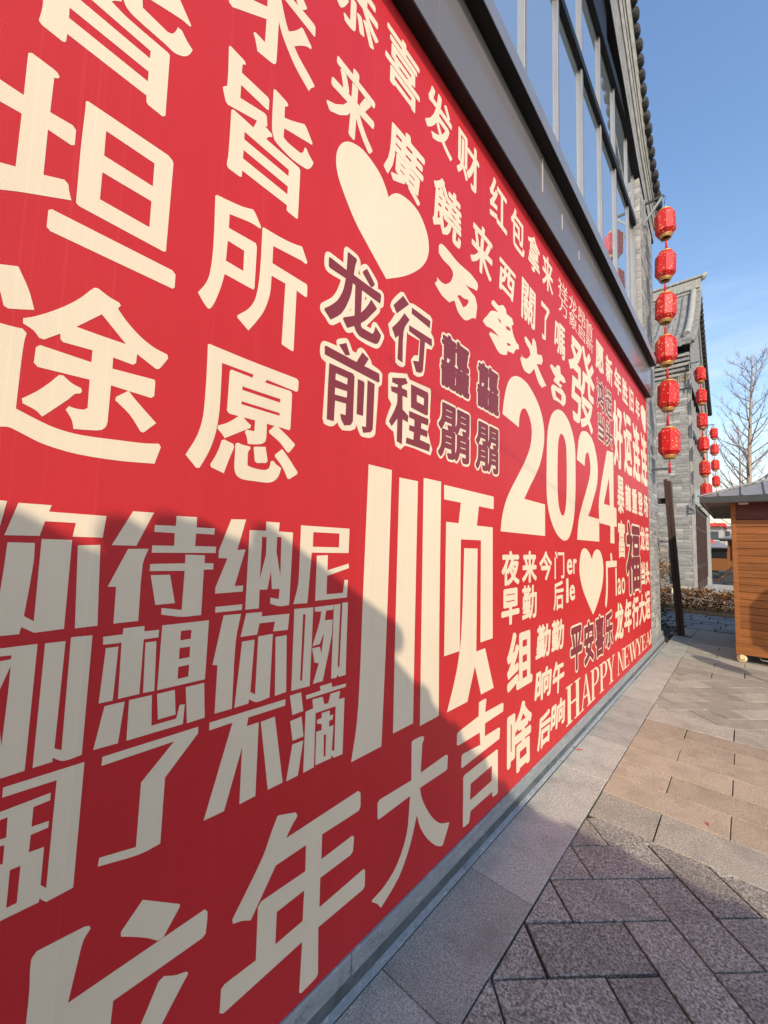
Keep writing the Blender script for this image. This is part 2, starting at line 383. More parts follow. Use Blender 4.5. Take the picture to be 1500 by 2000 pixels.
# beyond the kiosk: big slabs, a metal edging, slates
b = MB(); b.box((-0.99, 8.478, -0.02), (2.5, 8.492, 0.004)); b.build('edging_strip', SILVER, pave)
for x in (-1.95, -0.95+0.21, 0.45, 1.65): slab([(x, 8.5), (x+1.2, 8.5), (x+1.2, 10.05), (x, 10.05)] if x > -1 else [(-1.0, 8.5), (-0.74, 8.5), (-0.74, 10.05), (-1.0, 10.05)], GR_DARK)
yy = 10.08
for k in range(6):
    x = -2.6+0.13*(k % 3)
    while x < 1.2:
        w = random.choice((0.34, 0.40, 0.46)); slab([(x, yy), (x+w, yy), (x+w, yy+0.40), (x, yy+0.40)], SLATE, random.uniform(-0.004, 0.004), 0.012); x += w
    yy += 0.405
b = MB(); b.box((-6, 12.52, -0.05), (6, 14.5, 0.03)); tag(b.build('planting_bed', SOIL), 'strip of dry soil and dead grass in front of the hedge', kind='structure')
b = MB(); b.box((-9, 14.42, -0.05), (0.35, 24.5, 0.12)); tag(b.build('terrace', CONC), 'low pale concrete terrace under the farther building', kind='structure')
b = MB()
for k in range(1500):
    x = random.uniform(-2.6, 1.4); y = random.uniform(12.50, 12.95); a = rnd()*6.3; l = random.uniform(0.02, 0.06); z = 0.032+rnd()*0.012
    d = Vector((math.cos(a), math.sin(a), random.uniform(-0.1, 0.7)))*l; s = Vector((-math.sin(a), math.cos(a), 0))*0.006
    p = Vector((x, y, z)); b.poly([p-s, p+s, p+d], 0.6+0.4*rnd())
tag(b.build('dead_grass', LEAF), 'short dead grass and leaf litter along the planting bed', kind='stuff')

# ------------------------------------------------------------------ the near building
bld = empty('brick_building', (-1.06, 3.4, 0))
tag(bld, 'grey brick building with glazed upper storey and tiled gable, carrying the red banner', 'building')
def part(name, mat, fn, parent=bld, bevel=0):
    mb = MB(); fn(mb); o = mb.build(name, mat); o.parent = parent
    o.matrix_parent_inverse = Matrix.Translation(-parent.location)
    if bevel:
        m = o.modifiers.new('bevel', 'BEVEL'); m.width = bevel; m.segments = 1
    return o
part('wall', PLASTER, lambda m: (m.box((-6, -1.0, 0), (-1.20, 7.9, 7.2)), m.box((-1.20, -1.0, 0), (-1.055, 6.95, 3.80))))
def bricks(mb, o, u, nrm, L_, z0, z1, bl=0.24, bh=0.062, j=0.009, d0=0.004, lo=0.0, rough=0.0018):
    """courses of bricks on a vertical face: o corner, u along, nrm outward"""
    o = Vector(o); u = Vector(u); nrm = Vector(nrm); z = z0; r = 0
    while z < z1-0.02:
        h = min(bh, z1-z); x = -(bl/2 if r % 2 else 0); t_row = rnd()*0.2
        while x < L_-0.005:
            w = bl if rnd() > 0.3 else bl*0.5
            a = max(x, 0); c = min(x+w-j, L_)
            if c-a > 0.015:
                d = d0+random.uniform(-rough, rough); tn = min(1, max(0, random.gauss(0.5, 0.24)))
                p = lambda s, zz, dd: o+u*s+nrm*dd+Vector((0, 0, zz))
                e = 0.004
                F0 = [p(a+e, z+e, d), p(c-e, z+e, d), p(c-e, z+h-j-e, d), p(a+e, z+h-j-e, d)]
                B0 = [p(a, z, 0), p(c, z, 0), p(c, z+h-j, 0), p(a, z+h-j, 0)]
                flip = u.cross(Vector((0, 0, 1))).dot(nrm) < 0
                for f in [F0]+[[B0[i], B0[(i+1) % 4], F0[(i+1) % 4], F0[i]] for i in range(4)]: mb.poly(f[::-1] if flip else f, tn)
            x += w
        z += bh; r += 1
PX0, PX1, PY0, PY1 = -1.45, -1.062, 6.965, 7.99
core = part('pier_core', MORT2, lambda m: m.box((PX0, PY0, 0.16), (PX1, PY1, 7.35)))
o = part('brickwork', BRICK, lambda m: (bricks(m, (PX1, PY0, 0), (0, 1, 0), (1, 0, 0), PY1-PY0, 0.2, 7.3), bricks(m, (PX0, PY0, 0), (1, 0, 0), (0, -1, 0), PX1-PX0+0.006, 0.2, 7.3, bl=0.2, bh=0.1, j=0.014),
                                        bricks(m, (PX1+0.01, PY1, 0), (-1, 0, 0), (0, 1, 0), 0.39, 0.2, 7.3)), core)
tag(o, kind='stuff')
# stone plinth in lengths: upper stone, lower dark set-back course, mortar fillet at the ground
y = -1.3; k = 0
while y < 8.0:
    l = (1.24, 1.10, 1.32, 0.96)[k % 4]; e = min(y+l, 8.06)
    part('plinth_stone', PLINTH, lambda m: m.box((-1.12, y+0.0008, 0.058), (-1.020-0.0015*(k % 2), e-0.0008, 0.1285)), bevel=0.003)
    y += l; k += 1
part('plinth_course', PLINTH_D, lambda m: m.box((-1.12, -1.3, -0.02), (-1.024, 8.13, 0.0565)), bevel=0.002)
part('plinth_fillet', PLINTH, lambda m: m.poly([(-1.0235, -1.3, 0.014), (-1.002, -1.3, 0.0035), (-1.002, 8.13, 0.0035), (-1.0235, 8.13, 0.014)]))
part('pier_base', GR_PLINTH, lambda m: (m.box((-1.5, 6.9, 0.13), (-1.035, 8.06, 0.205)),), bevel=0.006)
# glossy grey cladding band, sill, windows
px0 = -0.966
CY1 = 6.93; py = -1.0
for l in (1.1, 1.25, 1.25, 1.25, 1.25, 1.25, 0.58):
    e = min(py+l, CY1)
    part('cladding_panel', PANEL, lambda m: m.box((-1.2, py+0.002, 3.93), (px0, e-0.002, 4.235)), bevel=0.003)
    part('cladding_trim', PANEL, lambda m: m.box((-1.2, py+0.001, 3.772), (px0+0.004, e-0.001, 3.926)), bevel=0.002)
    py = e
part('soffit_shade_strip', BLACK, lambda m: m.box((-1.055, -1.0, 3.766), (px0+0.001, CY1, 3.7715)))  # black colour stands in for shade that bounce light would lift
part('soffit_shade_strip', BLACK, lambda m: m.box((-1.2, -1.0, 4.236), (-0.894, 6.95, 4.2405)))  # same shade-black underside below the sill
part('window_sill', ALU, lambda m: m.box((-1.2, -1.0, 4.241), (-0.893, 6.95, 4.36)), bevel=0.004)
GX = -1.15
ml = [GX_ for GX_ in (-0.23, 0.505, 1.24, 1.98, 2.715, 3.45, 4.195, 4.945, 5.68, 6.46)]
MY = ml+[6.94]
for i in range(len(MY)-1):
    for z0, z1 in ((4.36, 6.55), (6.66, 7.72)):
        o = part('window_pane', GLASS, lambda m: m.box((GX-0.006, MY[i]+0.02, z0), (GX, MY[i+1]-0.02, z1)))
        o.rotation_euler = (0, 0, random.uniform(-0.0015, 0.0015))
for y in ml:
    part('mullion', ALU, lambda m: m.box((GX-0.02, y-0.024, 4.36), (GX+0.028, y+0.024, 6.56)), bevel=0.004)
    part('mullion', ALU, lambda m: m.box((GX-0.02, y-0.022, 6.65), (GX+0.026, y+0.022, 7.73)), bevel=0.004)
part('mullion', ALU, lambda m: m.box((GX-0.03, 6.915, 4.36), (GX+0.025, 6.962, 7.73)), bevel=0.004)
part('transom', BLACK, lambda m: m.box((GX-0.03, -1.0, 6.555), (GX+0.045, 6.93, 6.655)), bevel=0.003)
part('lintel', BLACK, lambda m: m.box((GX-0.03, -1.0, 7.725), (GX+0.06, 6.95, 7.9)), bevel=0.003)
part('dark_fascia', BLACK, lambda m: m.box((GX-0.03, -1.0, 7.901), (GX+0.05, 5.2, 9.6)))
part('room_back', simple('dim_interior', (0.03, 0.032, 0.035), 0.9), lambda m: m.box((-1.5, -1.0, 4.3), (-1.19, 6.95, 9.6)))
# gable verge: brick band, mouldings and a row of verge tiles following the roof slope
def along(P, s):
    for i in range(len(P)-1):
        a, e = P[i], P[i+1]
        if s <= e[0] or i == len(P)-2: t = (s-a[0])/(e[0]-a[0]); return a[1]+(e[1]-a[1])*t
VT = [(3.5, 11.4), (4.6, 10.55), (5.93, 9.15), (6.9, 8.10), (7.68, 7.62), (8.25, 7.42)]      # tile edge (y, z) at x = -0.91
VM = [(3.5, 9.9), (5.15, 8.36), (6.0, 7.90), (6.82, 7.47), (7.6, 7.16), (8.2, 6.98)]         # lower edge of the moulded band
def ribbon(mb, f0, f1, x0, x1, th=0.05):
    Y = np.linspace(3.5, 8.15, 24)
    for i in range(len(Y)-1):
        a, c = float(Y[i]), float(Y[i+1])
        A0, A1, C0_, C1 = (x0, a, f0(a)), (x1, a, f1(a)), (x0, c, f0(c)), (x1, c, f1(c))
        mb.poly([A0, C0_, C1, A1])
        bk = -1.3
        mb.poly([(bk, a, f0(a)), (bk, c, f0(c)), C0_, A0]); mb.poly([A1, C1, (bk, c, f1(c)), (bk, a, f1(a))])
lo = lambda s: along(VM, s); hi = lambda s: along(VT, s)
lerp = lambda t: (lambda s: lo(s)*(1-t)+hi(s)*t)
part('gable_band', PLASTER, lambda m: ribbon(m, lerp(0.0), lerp(0.42), -1.045, -1.035))
part('gable_soffit', BLACK, lambda m: ribbon(m, lambda s: lo(s)-0.035, lambda s: lo(s)-0.002, -1.046, -1.046))
part('verge_molding', PLASTER_L, lambda m: ribbon(m, lerp(0.43), lerp(0.52), -1.018, -1.0))
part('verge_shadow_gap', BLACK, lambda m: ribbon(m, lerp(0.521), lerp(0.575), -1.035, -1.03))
part('verge_molding', PLASTER_L, lambda m: ribbon(m, lerp(0.576), lerp(0.64), -0.995, -0.985))
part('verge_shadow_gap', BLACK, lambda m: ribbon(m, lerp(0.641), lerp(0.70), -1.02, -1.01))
part('verge_molding', PLASTER_L, lambda m: ribbon(m, lerp(0.701), lerp(0.86), -0.975, -0.945))
part('gable_wall', BRICK, lambda m: m.poly([(-1.21, -1.0, 7.2), (-1.21, 7.95, 7.2), (-1.21, 8.2, 7.4), (-1.21, 5.9, 9.1), (-1.21, 3.5, 11.3), (-1.21, 1.1, 9.1), (-1.21, -1.2, 7.4)]))
part('roof', TILE, lambda m: (ribbon(m, lerp(0.86), lambda s: hi(s)-0.02, -0.945, -0.925),
     m.poly([(-7, 8.25, 7.4), (-0.93, 8.25, 7.4), (-0.93, 6.9, 8.08), (-7, 6.9, 8.08)]), m.poly([(-7, 6.9, 8.08), (-0.93, 6.9, 8.08), (-0.93, 5.93, 9.13), (-7, 5.93, 9.13)]), m.poly([(-7, 5.93, 9.13), (-0.93, 5.93, 9.13), (-0.93, 3.5, 11.38), (-7, 3.5, 11.38)]),
     m.poly([(-7, 3.5, 11.38), (-0.93, 3.5, 11.38), (-0.93, -1.2, 7.4), (-7, -1.2, 7.4)])))
mt = MB()
_pf = [(-0.30, 0.085), (-0.015, 0.085), (0.01, 0.078), (0.025, 0.06), (0.033, 0.03), (0.035, 0.002)]
for (xa, ra), (xb, rb) in zip(_pf[:-1], _pf[1:]):
    for i in range(10):
        t0, t1 = 2*math.pi*i/10, 2*math.pi*(i+1)/10
        mt.poly([(xa, ra*math.cos(t0), ra*math.sin(t0)), (xa, ra*math.cos(t1), ra*math.sin(t1)), (xb, rb*math.cos(t1), rb*math.sin(t1)), (xb, rb*math.cos(t0), rb*math.sin(t0))], smooth=True)
mt_me = mt.mesh('verge_tile'); mt_me.materials.append(TILE)
s = 3.7
while s < 8.25:
    z = hi(s); sl = math.atan2(hi(s+0.05)-hi(s-0.05), 0.1)
    o = put(mt_me, 'verge_tile', None, bld, (0, 0, 0)); o.matrix_parent_inverse = Matrix.Translation(-bld.location)
    o.location = (-0.905+random.uniform(-0.008, 0.008), s, z-0.03); o.rotation_euler = (sl, random.uniform(-0.05, 0.05), 0); s += 0.168*math.cos(sl)
part('eave_finial', TILE_L, lambda m: m.tube([(-0.95, 8.15, 7.30), (-0.80, 8.28, 7.40), (-0.74, 8.34, 7.52)], [0.05, 0.045, 0.01], 6))
# sealant runs on the cladding
for yv, z0, z1 in ((2.62, 3.95, 4.2), (3.02, 3.9, 4.05), (3.44, 3.85, 4.0)): part('sealant_streak', WHITE_STRIP, lambda m: m.box((px0+0.0005, yv, z0), (px0+0.0035, yv+0.006, z1)))
# ------------------------------------------------------------------ the printed banner
BX = -1.03                                    # plane of the banner's face
FR = {'a': (60, 0, 4.5455), 'b': (0, 90, 6.25), 'c': (430, 0, 7.5), 'd': (425, 80, 7.5), 'f': (0, 500, 5), 'g': (380, 700, 6.818), 'h': (620, 470, 9.091),
      'Z2': (1150, 850, 4), 'Z5': (0, 0, 3), 'Z6': (0, 500, 3), 'Z8': (350, 350, 3.0775),
      'A1': (0, 950, 3.75), 'A2': (0, 1300, 3.75), 'A3': (0, 1600, 3.75), 'A4': (350, 950, 3.75), 'A5': (350, 1250, 3.75), 'A6': (350, 1550, 3.3333), 'A7': (680, 880, 3.75), 'A8': (650, 1200, 3.75),
      'B1': (620, 450, 3.947), 'B2': (840, 450, 5), 'B3': (960, 640, 4.547), 'B4': (960, 1050, 4.545), 'B5': (980, 1180, 4.839), 'B6': (620, 0, 4.412), 'B7': (840, 180, 5.264), 'B8': (1060, 520, 6.522)}
def px(fr, x, y):
    o = FR[fr]; return (o[0]+x/o[2], o[1]+y/o[2])
def wl(fr, x, y):
    """frame pixel -> (Y, Z) on the banner's plane"""
    q = on_x(px(fr, x, y), BX); return (q.y, q.z)
def pts(fr, s):
    v = [float(k) for k in s.split()]; return [wl(fr, v[i], v[i+1]) for i in range(0, len(v), 2)]
def soften(P):
    """round the gentle corners of a traced outline, keep the sharp ones"""
    n = len(P); Q = [Vector(p) for p in P]; out = []
    if n < 5: return [tuple(q) for q in Q]
    def soft(i):
        a = Q[i]-Q[i-1]; b = Q[(i+1) % n]-Q[i]
        if a.length < 1e-6 or b.length < 1e-6: return False
        r = max(a.length, b.length)/min(a.length, b.length)
        return a.angle(b) < math.radians(38) and r < 4.5
    S = [soft(i) for i in range(n)]
    for i in range(n):
        j = (i+1) % n; out.append(tuple(Q[i]))
        if S[i] or S[j]:
            e = Q[j]-Q[i]
            t0 = (Q[j]-Q[i-1])*0.5 if S[i] else e
            t1 = (Q[(j+1) % n]-Q[i])*0.5 if S[j] else e
            t0 = t0.normalized()*e.length; t1 = t1.normalized()*e.length
            for s in (0.33, 0.67):
                h00 = 2*s**3-3*s*s+1; h10 = s**3-2*s*s+s; h01 = -2*s**3+3*s*s; h11 = s**3-s*s
                out.append(tuple(Q[i]*h00+t0*h10+Q[j]*h01+t1*h11))
    return out
def fill(mb, loops, lift):
    V = [[Vector((p[0], p[1], 0)) for p in l] for l in loops]; flat = [p for l in V for p in l]
    for tri in tessellate_polygon(V):
        a, b, c = (flat[i] for i in tri)
        if (b-a).cross(c-a).z < 0: b, c = c, b
        mb.poly([(BX+lift, q.x, q.y) for q in (a, b, c)])
banner = empty('printed_banner', (BX, 3.0, 0.13)); bn_inv = Matrix.Translation((-BX, -3.0, -0.13))
tag(banner, 'huge red new year banner covered in cream Chinese characters, fixed along the brick building', 'banner')
BN_Y0, BN_Y1, BN_Z0, BN_Z1 = -0.55, 6.945, 0.13, 3.765
def bchild(o): o.parent = banner; o.matrix_parent_inverse = bn_inv; return o
b = MB(); b.box((BX-0.018, BN_Y0, BN_Z0), (BX, BN_Y1, BN_Z1)); bchild(b.build('sheet', RED))
def inside(P):
    return [(min(max(p[0], BN_Y0+0.004), BN_Y1-0.003), p[1]) for p in P]
LAST = [None]
def traced(name, polys, mat=CREAM, lift=0.0004, label=None):
    """polys: list of outline + holes, each (frame, 'x y x y ...') or a list of such pieces joined"""
    mb = MB()
    for k, loops in enumerate(polys):
        L_ = []
        for lp in loops:
            pc = lp if isinstance(lp, list) else [lp]; P = []
            for fr, s in pc: P += pts(fr, s)
            L_.append(inside(soften(P)))
        fill(mb, L_, lift+0.00003*k)
    o = mb.build(name, mat)
    if name == 'character_ink': o.parent = LAST[0]
    else: bchild(o); LAST[0] = o
    if label: o['label'] = label
    return o
T = traced; CH = 'printed_character'
T(CH, [[('a', '110 -40 105 60 72 180 95 220 285 372 312 374 325 303 1028 850 1028 903 1045 935 1170 1035 1195 1030 1235 495 1220 470 860 160 718 15 745 8 805 15 812 -40'),
        ('a', '400 -35 500 -35 540 0 1065 455 1058 520 440 0'), ('a', '345 68 1047 638 1040 724 340 160')],
       [('a', '820 -40 830 20 860 80 920 150 1190 390 1270 465 1330 495 1380 500 1415 480 1437 445 1390 370 1340 270 1305 243 1290 275 1255 300 1215 285 995 70 990 -40')],
       [('a', '1000 -45 1065 0 1340 175 1415 240 1425 230 1330 10 1300 -40')]])
T(CH, [[('b', '-200 276 -20 395 290 600 345 85 390 85 650 280 700 325 727 375 715 395 662 390 612 808 890 970 928 1030 912 1210 870 1212 585 1020 530 1572 785 1632 835 1690 845 1780 872 1885 600 1840 200 1775 -200 1735 -200 1365 -20 1415 190 1472 265 825 -20 665 -200 560')],
       [('Z5', '503 595 515 593 985 910 1010 940 1016 960 972 1472 960 1476 470 1212 455 1200 445 1185 475 850 500 640'), ('Z5', '622 768 905 958 895 1092 610 912'), ('Z5', '600 1010 887 1180 875 1332 585 1168')],
       [('Z5', '283 1232 303 1226 1010 1585 1028 1610 1023 1685 1010 1692 295 1355 273 1330')]])
T(CH, [[('f', '-40 75 0 80 165 100 180 105 215 180 265 290 300 390 335 527 180 520 78 513 35 485 0 340 -40 200')],
       [('Z6', '-60 378 0 393 78 414 132 426 156 453 144 492 126 606 93 894 200 950 330 1010 480 1050 700 1080 850 1098 930 1100 942 1120 905 1217 700 1200 450 1160 250 1100 100 1025 50 1003 0 1000 -60 1004')],
       [('Z6', '135 365 200 355 300 325 400 285 480 240 550 188 575 190 640 240 700 275 708 292 690 308 740 380 820 470 900 535 980 578 985 600 935 660 915 663 803 575 797 628 780 638 663 595 658 660 905 725 910 742 903 822 885 832 750 790 650 758 630 970 620 1000 590 1020 520 1020 430 1013 420 960 385 900 403 880 440 893 490 900 513 890 525 725 220 650 198 625 210 535 235 522 535 623 542 553 370 505 355 490 353 455 258 490 230 480 195 435 135 395'), ('Z6', '597 342 738 517 600 470 448 415')],
       [('Z6', '128 835 220 790 300 735 345 697 370 700 420 745 475 775 480 795 470 805 440 808 400 840 247 942 210 905 132 863')],
       [('Z6', '680 825 753 790 800 850 915 980 840 1035 822 1028 760 930 675 845')]])
T(CH, [[('c', '120 -60 130 30 180 105 680 283 655 620 515 472 485 482 510 560 545 750 740 910 790 940 815 930 825 890 860 315 900 480 980 700 1100 980 1260 1270 1298 1337 1330 1295 1380 1278 1378 1250 1300 1100 1150 830 1085 680 1180 672 1270 685 1330 727 1338 690 1270 540 1215 425 1187 402 1150 430 1080 455 1005 462 960 310 895 0 885 -60 695 -60 690 100 480 0 380 -60')],
       [('c', '920 -60 950 0 1380 543 1392 520 1395 400 1370 350 1205 150 1265 138 1268 110 1215 -10 1190 -60 1090 -60 1115 5 1140 82 1075 0 1040 -60')]])
T(CH, [[('d', '165 80 190 75 380 275 405 310 412 350 365 345 355 465 735 825 757 870 748 1012 725 1010 345 645 332 835 690 1060 720 1105 727 1250 712 1258 685 1240 795 1365 800 1410 750 1408 708 1435 1190 1855 1210 1900 1175 2600 1155 2605 1030 2505 1010 2475 1015 2408 358 1898 353 1990 325 1990 155 1865 135 1810 155 1680 185 1260 200 1010 230 1003 525 1270 575 1170 150 935 115 880 75 685 88 668 140 660 155 450'),
        ('d', '395 1332 1042 1890 1037 1982 388 1440'), ('d', '380 1598 1027 2133 1022 2248 370 1720')],
       [('d', '820 712 845 710 1010 890 1035 940 1020 962 985 962 980 1125 1090 1170 1270 1220 1300 1270 1390 1500 1382 1525 1250 1445 975 1280 965 1410 1020 1480 1160 1600 1215 1643 1250 1630 1275 1560 1300 1575 1345 1680 1403 1780 1390 1820 1360 1860 1320 1880 1280 1865 1100 1740 900 1540 830 1450 798 1300 805 1000')]])
T(CH, [[('Z8', '217 100 228 95 300 130 380 165 445 183 460 210 493 290 487 298 430 262 303 210 298 293 460 385 467 410 452 655 445 665 273 570 250 650 215 735 190 775 172 778 145 740 112 680 160 625 185 560 205 400'), ('Z8', '292 370 390 430 385 552 280 490')],
       [('Z8', '500 293 508 290 600 345 680 385 738 405 770 500 762 512 735 490 565 402 560 505 765 632 770 645 768 705 760 710 705 670 687 1030 680 1035 618 995 615 988 638 628 555 580 545 690 510 790 460 860 415 910 348 830 350 818 420 775 460 710 485 560')]])
T(CH, [[('g', '177 -187 200 -192 700 15 1360 270 1385 305 1378 430 1355 445 962 285 940 322 1280 437 1298 475 1275 940 1258 957 1110 910 1240 1040 1333 1140 1330 1165 1258 1255 1232 1250 1130 1115 995 995 990 965 1062 900 962 870 955 1050 940 1110 900 1135 840 1145 708 1140 695 1050 668 980 690 948 740 960 795 970 805 825 650 785 700 845 750 890 745 925 700 942 400 1063 360 1000 305 935 310 893 400 870 480 835 585 768 460 735 430 695 468 170 490 148 770 258 785 215 365 60 355 300 330 700 290 950 240 1120 170 1280 65 1457 20 1457 -50 1370 -123 1280 -105 1255 0 1090 60 960 110 780 140 500 160 200'),
        ('g', '638 373 1143 543 1137 590 635 420'), ('g', '625 570 1132 728 1130 765 622 610')],
       [('g', '360 1090 395 1080 515 1140 528 1180 440 1390 388 1530 220 1450 207 1410 270 1310 320 1210')],
       [('g', '545 1135 575 1122 640 1150 730 1172 745 1190 735 1215 712 1245 703 1420 720 1435 800 1465 920 1487 965 1478 995 1450 1015 1370 1050 1365 1080 1405 1152 1463 1120 1560 1080 1615 1030 1645 960 1655 800 1635 640 1610 570 1570 540 1520 528 1440 535 1300')],
       [('g', '785 1190 800 1175 945 1178 972 1365 950 1393 825 1393 800 1365')],
       [('g', '1070 1280 1165 1208 1240 1310 1370 1515 1362 1545 1260 1608 1235 1600 1170 1450 1070 1310')]])
# outlined couplet
OUT = 'character_outline'; INK = 'character_ink'
T(OUT, [[('h', '470 160 490 120 515 108 545 120 700 250 750 330 765 400 760 450 790 430 850 412 900 450 1050 700 1070 770 1070 855 1130 885 1175 950 1180 1020 1170 1170 1135 1198 1115 1195 1110 1250 1085 1300 1050 1335 870 1515 945 1560 970 1470 1000 1442 1045 1460 1080 1510 1140 1610 1180 1680 1180 1730 1140 1830 1100 1895 1050 1918 970 1895 780 1790 690 1720 625 1625 560 1640 510 1625 470 1570 405 1440 280 1500 225 1495 185 1450 140 1370 65 1265 45 1190 60 1120 110 1085 250 1010 330 910 380 800 415 700 200 570 150 510 122 420 135 230 170 195 220 205 460 390'),
         ('h', '845 995 875 1015 845 1075'), ('h', '595 1200 585 1250 565 1250'), ('h', '738 500 745 560 765 618 725 585')]])
T(INK, [[('h', '200 300 225 295 515 525 535 215 550 205 690 320 700 350 690 385 675 420 643 608 930 820 1115 945 1130 985 1115 1112 1100 1112 900 965 790 880 772 1278 850 1200 910 1120 945 1055 960 1055 1055 1205 1035 1235 960 1310 870 1400 770 1465 770 1510 790 1550 960 1650 985 1645 1010 1590 1025 1530 1040 1540 1125 1680 1120 1710 1085 1800 1050 1832 1010 1828 900 1780 740 1690 690 1620 665 1570 650 1515 525 1550 450 1390 460 1362 655 1333 670 790 625 755 600 920 550 1070 480 1210 400 1310 230 1403 120 1230 125 1200 230 1150 350 1060 430 930 470 820 500 670 220 485 198 450')],
        [('h', '805 545 880 500 1015 770 1010 795 955 830 930 800 805 575')]], MAROON, 0.0010)
T(OUT, [[('B1', '20 900 30 865 55 852 150 890 145 850 165 835 220 830 240 850 270 930 300 945 310 915 335 903 360 920 410 1000 420 1035 480 1080 500 1110 495 1190 470 1210 465 1300 445 1570 430 1590 395 1600 340 1590 325 1570 300 1500 290 1530 250 1545 190 1540 165 1510 155 1480 120 1508 85 1508 50 1490 38 1450 55 1200 65 1020 30 985 20 950')]])
T(INK, [[('B1', '55 895 65 888 300 1015 345 940 395 990 360 1045 475 1105 478 1165 465 1172 55 955')], [('B1', '165 880 222 868 250 960 215 962')],
        [('B1', '90 1022 275 1105 285 1130 272 1470 255 1500 205 1503 180 1450 175 1412 215 1425 220 1335 135 1310 125 1470 70 1455 80 1200'), ('B1', '140 1100 232 1140 228 1190 137 1150'), ('B1', '135 1210 228 1240 225 1290 132 1265')],
        [('B1', '310 1145 355 1165 362 1180 350 1430 300 1415')], [('B1', '385 1155 440 1185 425 1530 410 1555 350 1560 340 1510 372 1515')]], MAROON, 0.0010)
T(OUT, [[('B1', '560 580 575 540 640 475 665 478 710 560 745 570 870 660 885 690 875 790 895 830 900 880 880 920 840 910 825 1080 815 1120 775 1130 740 1110 720 1000 745 965 775 965 785 850 700 800 690 780 675 1040 655 1055 620 1040 600 1015 600 860 560 810 545 720 570 690 600 640 580 630')]])
T(INK, [[('B1', '585 575 660 505 705 570 610 640')], [('B1', '573 750 625 700 670 638 710 690 665 770 655 1020 615 990 625 810 600 830')], [('B1', '728 595 870 700 865 755 725 640')],
        [('B1', '705 730 880 840 882 895 828 860 812 1080 795 1098 760 1090 735 1005 780 1010 790 840 705 775')]], MAROON, 0.0010)
T(OUT, [[('B1', '545 1110 560 1095 690 1105 710 1150 870 1220 875 1240 865 1440 870 1470 860 1500 850 1550 870 1640 885 1690 870 1735 680 1660 640 1690 600 1660 585 1550 560 1530 525 1490 530 1450 570 1340 545 1290')]])
T(INK, [[('B1', '575 1135 680 1140 695 1180 650 1195 650 1215 690 1235 692 1290 655 1275 655 1380 700 1430 695 1480 655 1455 650 1650 610 1625 615 1450 570 1510 550 1470 610 1340 615 1260 570 1240 565 1200 615 1210 620 1190 575 1170')],
        [('B1', '720 1185 850 1250 855 1275 850 1425 835 1425 720 1365'), ('B1', '765 1265 820 1295 818 1350 765 1320')],
        [('B1', '705 1390 855 1455 853 1505 800 1485 797 1525 848 1548 845 1595 793 1575 790 1615 867 1650 862 1705 680 1640 684 1595 738 1615 742 1555 705 1540 707 1500 745 1512 747 1460 705 1440')]], MAROON, 0.0010)
HRT = 'printed_heart'
T(HRT, [[[('B6', '612 1700 590 1620 540 1500 470 1390 390 1290 310 1235 255 1220 205 1240 170 1300 160 1380 170 1480 200 1590 300 1853'), ('B1', '325 0 530 375 660 355 740 325 800 285 840 230 858 160 855 80 838 0'), ('B6', '885 1853 820 1760 740 1690 680 1665 635 1680')]]], label='largest cream heart, high on the banner above the outlined couplet')
T(CH, [[('B2', '85 150 100 132 125 140 180 200 260 300 340 375 400 430 460 510 468 550 455 592 430 575 360 540 335 515 375 570 440 650 460 740 445 865 418 855 355 880 320 860 270 790 240 690 215 690 190 705 120 640 75 570 45 515 70 490 65 455 110 505 150 525 200 500 225 440 220 400 190 350 130 290 85 220'), ('B2', '265 640 290 632 330 665 370 675 375 700 355 735 325 752')]])
T(CH, [[('B2', '600 690 620 680 670 735 710 730 740 770 745 815 800 860 815 920 795 930 810 1010 840 1090 865 1120 868 1160 835 1165 815 1205 785 1190 755 1175 750 1215 715 1215 670 1190 620 1100 575 1010 590 990 660 1030 685 1050 600 960 550 935 515 885 530 860 560 830 590 790 620 785 665 800 600 720'),
        ('B2', '655 850 690 880 690 915'), ('B2', '740 930 780 950 785 985 745 965'), ('B2', '750 1095 785 1110 783 1130 755 1125')]])
T(CH, [[('B2', '920 1045 935 1035 960 1070 995 1130 1000 1060 1012 1055 1030 1090 1040 1150 1045 1210 1090 1220 1100 1270 1090 1310 1040 1305 1080 1400 1135 1520 1110 1525 1095 1538 1060 1490 1015 1350 970 1400 920 1370 895 1310 880 1240 900 1240 885 1205 915 1245 950 1250 980 1215 970 1160 935 1100')]])
T(CH, [[('B2', '1170 1320 1185 1308 1220 1345 1245 1315 1268 1330 1275 1400 1310 1440 1325 1485 1305 1490 1270 1465 1258 1490 1290 1515 1275 1540 1205 1470 1215 1440 1225 1430 1200 1390')],
       [('B2', '1180 1530 1200 1505 1250 1535 1290 1555 1325 1620 1322 1690 1300 1720 1260 1680 1205 1650 1190 1600'), ('B2', '1220 1560 1285 1610 1280 1670 1230 1620')]])
DG = 'printed_digit'
T(DG, [[('B3', '97 765 105 680 125 560 150 480 180 440 215 430 260 445 320 500 380 600 430 720 460 850 468 980 455 1100 430 1210 390 1310 340 1410 290 1520 475 1570 475 1850 80 1808 90 1700 110 1600 150 1480 230 1320 300 1180 345 1050 357 930 350 850 330 780 305 725 290 717 270 725 255 760 245 820 242 885')]])
T(DG, [[('B3', '490 1150 495 950 510 850 535 770 565 735 590 727 630 745 680 820 715 920 740 1050 745 1250 745 1450 735 1650 715 1780 690 1860 660 1890 630 1885 585 1840 545 1760 510 1640 490 1480'), ('B3', '585 1300 590 1050 600 970 615 940 635 955 655 1010 665 1100 668 1300 665 1500 655 1620 640 1670 622 1665 605 1620 590 1520')]])
